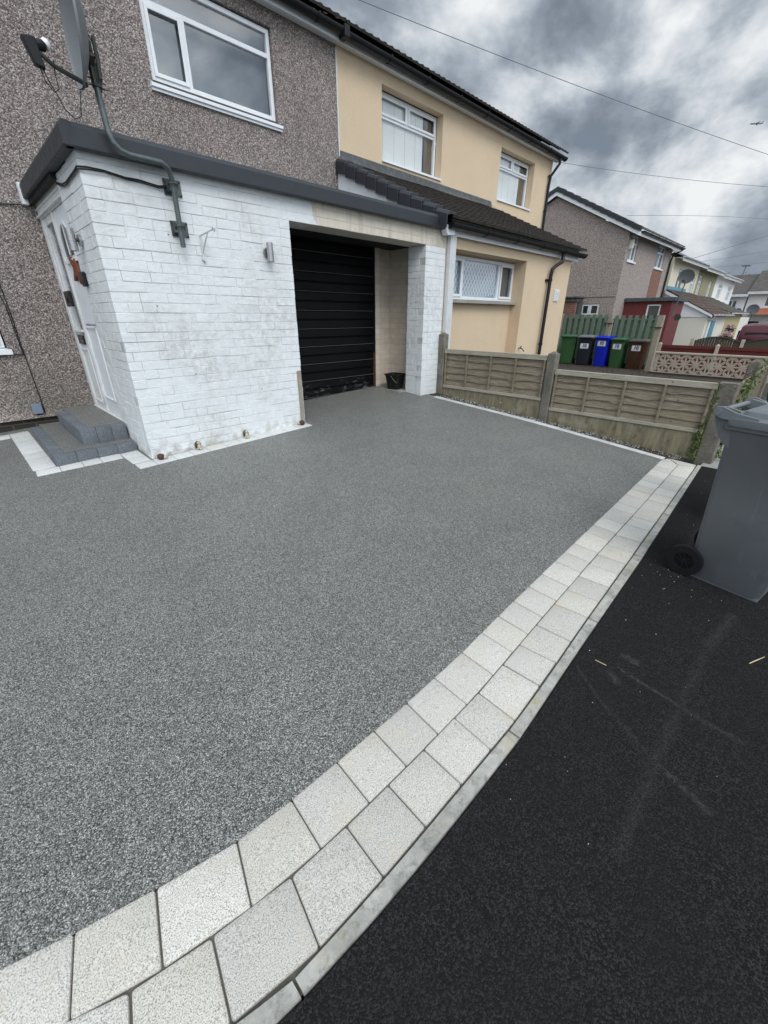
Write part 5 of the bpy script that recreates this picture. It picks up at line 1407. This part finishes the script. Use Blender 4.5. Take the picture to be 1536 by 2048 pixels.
mb = MB().disc((20.86, 4.62, 1.50), (-1, 0, 0), 0, .12, 0, .04, 24)
tag(finish('wall_lamp', mb, 'dark_metal', smooth=True), 'round dark disc fixed at the corner of the red extension', 'lamp')

# ------------------------------------------------------------------ terrace of coloured houses beyond
def terrace(name, label, x0, x1, wmat, wins, zt_=None, leanmat='roof_moss_red', rest=None):
    ze = 4.16-.012*(x0-26)
    t = thing(name, label, 'house', ((x0+x1)/2, 8, -1), 0, None)
    m_ = MB(); wall_grid(m_, 'y', YH, x0, x1, -1.6, ze, [(a, b, p, q) for a, b, p, q in wins], .1)
    m_.add([(x0, YH, -1.6), (x0, 12.5, -1.6), (x0, 12.5, ze), (x0, 9.6, ze+1.4), (x0, YH, ze)], [(0, 1, 2, 3, 4)]).add([(x1, YH, -1.6), (x1, 12.5, -1.6), (x1, 12.5, ze), (x1, 9.6, ze+1.4), (x1, YH, ze)], [(0, 1, 2, 3, 4)])
    finish('wall', m_, wmat, t)
    for a, b, p, q in wins:
        window(t, 'y', YH+.05, a, b, p, q, bars_v=(((a+b)/2, p+.03, q-.03),), bars_h=((q-(q-p)*.3, a+.03, b-.03),), behind=((a, b, p, q, 'curtain_grey', .12, 'curtain'),), fw=.075)
    m_ = MB().add([(x0, 6.3, ze+.03), (x1, 6.3, ze+.03), (x1, 9.6, ze+1.55), (x0, 9.6, ze+1.55)], [(0, 1, 2, 3)]).add([(x0, 12.8, ze+.03), (x1, 12.8, ze+.03), (x1, 9.6, ze+1.55), (x0, 9.6, ze+1.55)], [(0, 1, 2, 3)])
    finish('roof', m_, 'roof_far', t)
    finish('fascia_board', MB().box(x0, x1, 6.32, 6.35, ze-.16, ze+.02).box(x0, x1, 6.351, YH-.001, ze-.03, ze-.01), 'upvc_dull', t)
    gutter(t, x0+.01, x1-.01, 6.27, ze+.03, .055, 'upvc_white')
    return t, ze
def lean_to(t, x0, x1, yf, zf, zb, wmat, roofmat, sidemat, door=True):
    m_ = MB(); m_.box(x0, x1, yf, YH-.002, -1.5, zf)
    m_.prism([(yf, zf+.001), (YH-.002, zf+.001), (YH-.002, zb-.05)], 'x', x0+.01, x1)
    finish('extension_wall', m_, wmat, t)
    m_ = MB(); tiled_roof(m_, x0-.1, x1+.1, yf-.25, zf+.02, YH-.01, zb+.03, .32, .3, .03, .04)
    finish('extension_roof', m_, roofmat, t)
    finish('gable_board', MB().prism([(yf-.2, zf-.06), (YH-.01, zb-.14), (YH-.01, zb-.0), (yf-.2, zf+.04)], 'x', x0-.13, x0-.1).prism([(yf, zf-.05), (YH-.003, zf-.05), (YH-.003, zb-.06), (yf, zf+.0)], 'x', x0-.03, x0-.001), sidemat, t)
    gutter(t, x0-.1, x1+.1, yf-.30, zf+.06, .055, 'upvc_white')
T1, ze = terrace('cream_terrace_house', 'pale cream house with lean-to, first of the coloured terrace beyond the red extension', 26.6, 32.3, 'cream_wall', [(28.0, 29.5, 2.85, 3.75), (31.0, 31.9, 2.65, 3.55)])
lean_to(T1, 26.55, 31.6, 4.64, 1.56, 2.72, 'cream_pale', 'roof_moss_red', 'upvc_white')
finish('teal_band', MB().box(26.6, 30.3, YH-.03, YH-.001, 2.78, 2.92), 'teal_paint', T1)
finish('door', MB().box(27.8, 28.7, 4.60, 4.638, -.6, 1.35), 'teal_paint', T1); finish('downpipe', MB().tube([(27.0, 4.40, 1.55), (27.0, 4.55, 1.4), (27.1, 4.58, 1.3), (27.1, 4.58, -.6)], .045, 8), 'upvc_white', T1)
T2, ze = terrace('olive_terrace_house', 'olive rendered house in the middle of the terrace with ochre lean-to', 32.3, 37.6, 'olive_wall', [(32.8, 33.7, 2.6, 3.75), (35.8, 36.7, 2.55, 3.6)])
lean_to(T2, 31.85, 37.2, 4.70, 1.66, 2.66, 'ochre_wall', 'roof_far', 'cream_pale')
T3, ze = terrace('white_terrace_house', 'greyish white house at the far end of the terrace', 37.6, 44.8, 'white_wall', [(39.0, 40.4, 2.65, 3.6), (42.6, 44.0, 2.6, 3.55)])
finish('extension_wall', MB().box(37.7, 42, 4.8, YH-.002, -1.6, 1.5), 'cream_pale', T3)
# hanging baskets on the olive house
r_ = random.Random(11)
for c_, s_, k_, lab in (((31.2, 4.3, .62), .26, 230, 'lower hanging basket of grey and pink flowers on the ochre lean-to'), ((31.9, 4.35, 1.0), .20, 170, 'upper hanging basket of pale pink flowers on the ochre lean-to')):
    t = thing('hanging_basket', lab, 'hanging basket', (c_[0], c_[1], c_[2]-.3))
    a, b2 = MB(), MB()
    for _ in range(k_):
        d = Vector((r_.gauss(0, 1), r_.gauss(0, 1), r_.gauss(0, .6))).normalized()*s_*r_.uniform(.3, 1); leaf(a, Vector(c_)+d, .10, r_)
        d = Vector((r_.gauss(0, 1), r_.gauss(0, 1), -abs(r_.gauss(0, .6)))).normalized()*s_*r_.uniform(.4, 1.05); leaf(b2, Vector(c_)+d+Vector((0, 0, -.10)), .12, r_)
    finish('flowers', a, 'petal_pink', t); finish('foliage', b2, 'leaf_dark', t)

# ------------------------------------------------------------------ white houses across the end of the street
def far_house(name, label, y0, y1, ze, zr, wins, mat='white_wall', band=None):
    t = thing(name, label, 'house', (52, (y0+y1)/2, -1.8))
    m_ = MB(); wall_grid(m_, 'x', 50.0, y0, y1, -2.2, ze, wins, .1)
    m_.add([(50, y0, -2.2), (57, y0, -2.2), (57, y0, ze), (53.5, y0, zr), (50, y0, ze)], [(0, 1, 2, 3, 4)]).add([(50, y1, -2.2), (57, y1, -2.2), (57, y1, ze), (53.5, y1, zr), (50, y1, ze)], [(0, 1, 2, 3, 4)])
    finish('wall', m_, mat, t)
    m_ = MB().add([(49.6, y0-.1, ze), (49.6, y1+.1, ze), (53.5, y1+.1, zr+.1), (53.5, y0-.1, zr+.1)], [(0, 1, 2, 3)]).add([(57.4, y0-.1, ze), (57.4, y1+.1, ze), (53.5, y1+.1, zr+.1), (53.5, y0-.1, zr+.1)], [(0, 1, 2, 3)])
    finish('roof', m_, 'roof_far', t)
    finish('fascia_board', MB().box(49.55, 49.6, y0-.1, y1+.1, ze-.15, ze+.04), 'upvc_dull', t)
    for a, b, p, q in wins[:]:
        window(t, 'x', 50.06, a, b, p, q, bars_v=(((a+b)/2, p, q),), behind=((a, b, p, q, 'curtain_grey', .15, 'curtain'),), fw=.09)
    return t
F1 = far_house('end_house', 'white house with grey roof closing the street, lower left unit', 6.35, 12.5, 3.25, 4.9, [(6.9, 7.6, 1.5, 2.9)])
F2 = far_house('end_house', 'white house with orange canopy band closing the street at the right edge', -2.0, 6.25, 3.42, 5.15, [(3.9, 5.1, 2.3, 3.1), (0.5, 2.0, 2.3, 3.1)])
finish('canopy', MB().prism([(48.9, 1.72), (50.0, 2.2), (50.0, 1.72)], 'y', -1.5, 5.9), 'orange_tile', F2)
finish('garage_door', MB().box(49.93, 49.999, 2.0, 4.8, -2.1, 1.45), 'white_wall', F2)
finish('door', MB().box(49.94, 49.999, 5.0, 5.8, -2.1, 1.2), 'dark_glass', F2)
pole_dish('grey satellite dish on the left white end house', (49.9, 6.6, 1.6), (49.6, 6.6, 2.0), (49.5, 6.6, 2.0), .26, (-.9, .1, -.2))
pole_dish('larger grey satellite dish beside the orange canopy', (47.5, 5.35, 1.2), (47.4, 5.35, 2.0), (47.3, 5.35, 2.1), .42, (-.92, .1, -.2))
mb = MB().tube([(53.5, 7.7, 4.8), (53.5, 7.62, 5.75)], .03, 6).tube([(53.0, 7.62, 5.7), (54.0, 7.62, 5.72)], .02, 5)
for k in range(5): mb.tube([(53.0+k*.22, 7.3, 5.7), (53.0+k*.22, 7.95, 5.7)], .012, 4)
tag(finish('tv_aerial', mb, 'galv_steel'), 'thin television aerial on the roof at the end of the street', 'aerial')

# ------------------------------------------------------------------ parked maroon car
CR = thing('parked_car', 'maroon estate car parked beyond the brown arched fence', 'car', (27.6, 1.6, -.78))
def car():
    z0 = -.78; X0, X1 = 26.2, 30.6     # tail toward the camera side (-x)
    yl, yr = 3.28, 1.55
    def sec(x, w_, zt_, zs):           # body cross-section ring at x
        cy = (yl+yr)/2; h = w_/2
        return [(x, cy-h, z0+.28), (x, cy-h*1.0, z0+.62), (x, cy-h*.99, zs), (x, cy-h*.86, zt_-.06), (x, cy-h*.74, zt_), (x, cy, zt_+.03), (x, cy+h*.74, zt_), (x, cy+h*.86, zt_-.06), (x, cy+h*.99, zs), (x, cy+h, z0+.62), (x, cy+h, z0+.28)]
    S = [(X0+.02, 1.6, z0+.95, z0+.8), (X0+.08, 1.70, z0+1.5, z0+1.0), (X0+.22, 1.73, z0+1.92, z0+1.1), (X0+.5, 1.74, z0+2.0, z0+1.12), (X0+2.2, 1.74, z0+2.02, z0+1.12), (X0+2.9, 1.74, z0+1.85, z0+1.1), (X0+3.5, 1.72, z0+1.2, z0+1.0), (X0+4.2, 1.66, z0+1.0, z0+.9), (X0+4.4, 1.55, z0+.7, z0+.6)]
    mb = MB().loft([sec(*s) for s in S]); finish('body', mb, 'car_paint', CR, smooth=True)
    mb = MB().add([(X0+.075, 3.08, z0+1.12), (X0+.075, 1.75, z0+1.12), (X0+.20, 1.86, z0+1.62), (X0+.20, 2.97, z0+1.62)], [(0, 1, 2, 3)])
    mb = MB().hexa([(X0+.02, 3.08, z0+1.1), (X0+.02, 1.75, z0+1.1), (X0+.11, 1.86, z0+1.66), (X0+.11, 2.97, z0+1.66)], [(X0+.12, 3.08, z0+1.1), (X0+.12, 1.75, z0+1.1), (X0+.26, 1.86, z0+1.66), (X0+.26, 2.97, z0+1.66)])
    finish('rear_window', mb, 'car_glass', CR)
    for (a, b) in ((X0+.5, X0+1.5), (X0+1.58, X0+2.5)):
        for yy in (3.285, 1.545): finish('side_window', MB().box(a, b, yy-.04, yy-.0, z0+1.2, z0+1.72), 'car_glass', CR)
    for x in (X0+.8, X0+3.5):
        for yy in (3.20, 1.63):
            wh = finish('wheel', MB().disc((x, yy, z0+.32), (0, 1, 0), .18, .32, -.1, .1, 24), 'tyre', CR)
            finish('rim', MB().disc((x, yy, z0+.32), (0, 1, 0), 0, .18, -.08, .08, 16), 'galv_steel', wh)
    for yy in (3.1, 1.73): finish('tail_light', MB().box(X0-.005, X0+.08, yy-.08, yy+.08, z0+.8, z0+1.1), 'rust_red', CR)
car()

# ------------------------------------------------------------------ hill with trees at the far end
mb = MB(); xs_ = list(range(-40, 101, 10)); 
for i, y in enumerate(range(-160, 200, 8)):
    hgt = 11.5+2.5*math.sin(y*.05)+1.5*math.sin(y*.13+1)-max(0, (y-40))*.04
    mb.v += [(150, y, -6), (175, y, hgt*.7), (215, y, hgt), (300, y, hgt*.6)]
mb.tint = [.5]*len(mb.v); mb.f = [(4*i+j, 4*i+4+j, 4*i+5+j, 4*i+1+j) for i in range(len(mb.v)//4-1) for j in range(3)]
struct('hill', mb, 'hill_green', smooth=True)
mb = MB(); r_ = random.Random(21)
for i in range(170):
    y = r_.uniform(-60, 60); x = r_.uniform(165, 215); k = (x-175)/40
    hb = 11.5+2.5*math.sin(y*.05)+1.5*math.sin(y*.13+1)-max(0, (y-40))*.04; zb_ = hb*(.7+.3*max(0, min(1, k)))-.5; s = r_.uniform(1.4, 3.2)
    for _ in range(150):
        d = Vector((r_.gauss(0, .5), r_.gauss(0, .5), r_.gauss(.55, .4)))*s; leaf(mb, Vector((x, y, zb_))+d*.8, s*.24, r_)
o = finish('distant_wood', mb, 'leaf_dark'); o['kind'] = 'stuff'

# ------------------------------------------------------------------ overhead wires
def wire(label, a, b, sag, r=.006, seg=24):
    a = Vector(a); b = Vector(b); pts = []
    for i in range(seg+1):
        s = i/seg; p = a.lerp(b, s); p.z -= sag*4*s*(1-s); pts.append(p)
    tag(finish('overhead_wire', MB().tube(pts, r, 5), 'wire', smooth=True), label, 'wire', 'overhead wires')
wire('overhead wire rising from behind the roof and crossing the sky to the right edge', (4.9, 8.6, 6.75), (19.0, .75, 4.75), .12, .005)
wire('overhead wire leaving the right eaves corner of the cream house', (12.9, 6.9, 5.3), (20.0, 1.4, 4.9), .10, .005)
wire('faint wire just above the gable house roof going right', (27, 9.5, 6.25), (45, 5.2, 7.75), -.1, .008)
wire('upper of the thin wires over the far terrace roofs', (36, 9.4, 4.6), (45, 4.5, 7.2), 0, .014)
wire('middle thin wire crossing over the terrace roofs', (34, 9.5, 4.4), (47, 3.5, 6.4), .1, .008)
wire('lowest thin wire toward the white houses at the street end', (38, 9.4, 4.6), (50, 3.0, 5.9), .2, .008)

# ------------------------------------------------------------------ aeroplane far off
P0 = Vector((2240, 422, 612)); t = thing('aeroplane', 'tiny dark aeroplane flying in the cloudy sky at the upper right', 'aeroplane', P0)
d = Vector((-.35, .93, .10)).normalized(); lv = Vector((0, 0, 1)).cross(d).normalized(); uv = d.cross(lv)
mb = MB().tube([P0-d*19, P0-d*14, P0+d*10, P0+d*17, P0+d*19], [.5, 1.9, 2.1, 1.6, .3], 10); finish('fuselage', mb, 'aircraft', t, smooth=True)
for s in (1, -1): finish('wing', MB().hexa([P0+d*4, P0-d*2, P0-d*7+lv*17*s, P0-d*5+lv*17*s], [P0+d*4+uv*.5, P0-d*2+uv*.5, P0-d*7+lv*17*s+uv*1.3, P0-d*5+lv*17*s+uv*1.3]), 'aircraft', t)
finish('tail_fin', MB().hexa([P0-d*13, P0-d*18, P0-d*20+uv*6, P0-d*18+uv*6], [P0-d*13+lv*.5, P0-d*18+lv*.5, P0-d*20+uv*6+lv*.4, P0-d*18+uv*6+lv*.4]), 'aircraft', t)

# ------------------------------------------------------------------ small litter on the asphalt
mb = MB().tube([(2.270, -0.192, 0.0040), (2.319, -0.213, 0.0040), (2.377, -0.239, 0.0040)], [.0022, .0030, .0014], 6)
tag(finish('dry_straw', mb, 'straw'), 'short pale straw lying on the black asphalt near the grey bin', 'straw')
mb = MB().tube([(1.766, 0.334, 0.0040), (1.768, 0.284, 0.0040)], [.0018, .0022], 6)
tag(finish('dry_straw', mb, 'straw'), 'tiny broken straw on the asphalt close to the edging kerb', 'straw')
mb = MB(); r_ = random.Random(31)
for i in range(60):
    x = r_.uniform(.7, 5.3); y = O_(x)-abs(r_.gauss(0, .30))-.01; s = r_.uniform(.0008, .0026)
    if r_.random() < .3: x = 2.75+r_.gauss(0, .15); y = .2+r_.gauss(0, .12)
    mb.hexa([(x-s, y-s, .0), (x+s, y-s*.6, .0), (x+s*.7, y+s, .0), (x-s*.6, y+s, .0)], [(x-s*.6, y-s*.6, s), (x+s*.6, y-s*.4, s*1.2), (x+s*.4, y+s*.6, s), (x-s*.4, y+s*.6, s*.8)])
o = finish('stone_crumbs', mb, 'stone_chip'); o['kind'] = 'stuff'
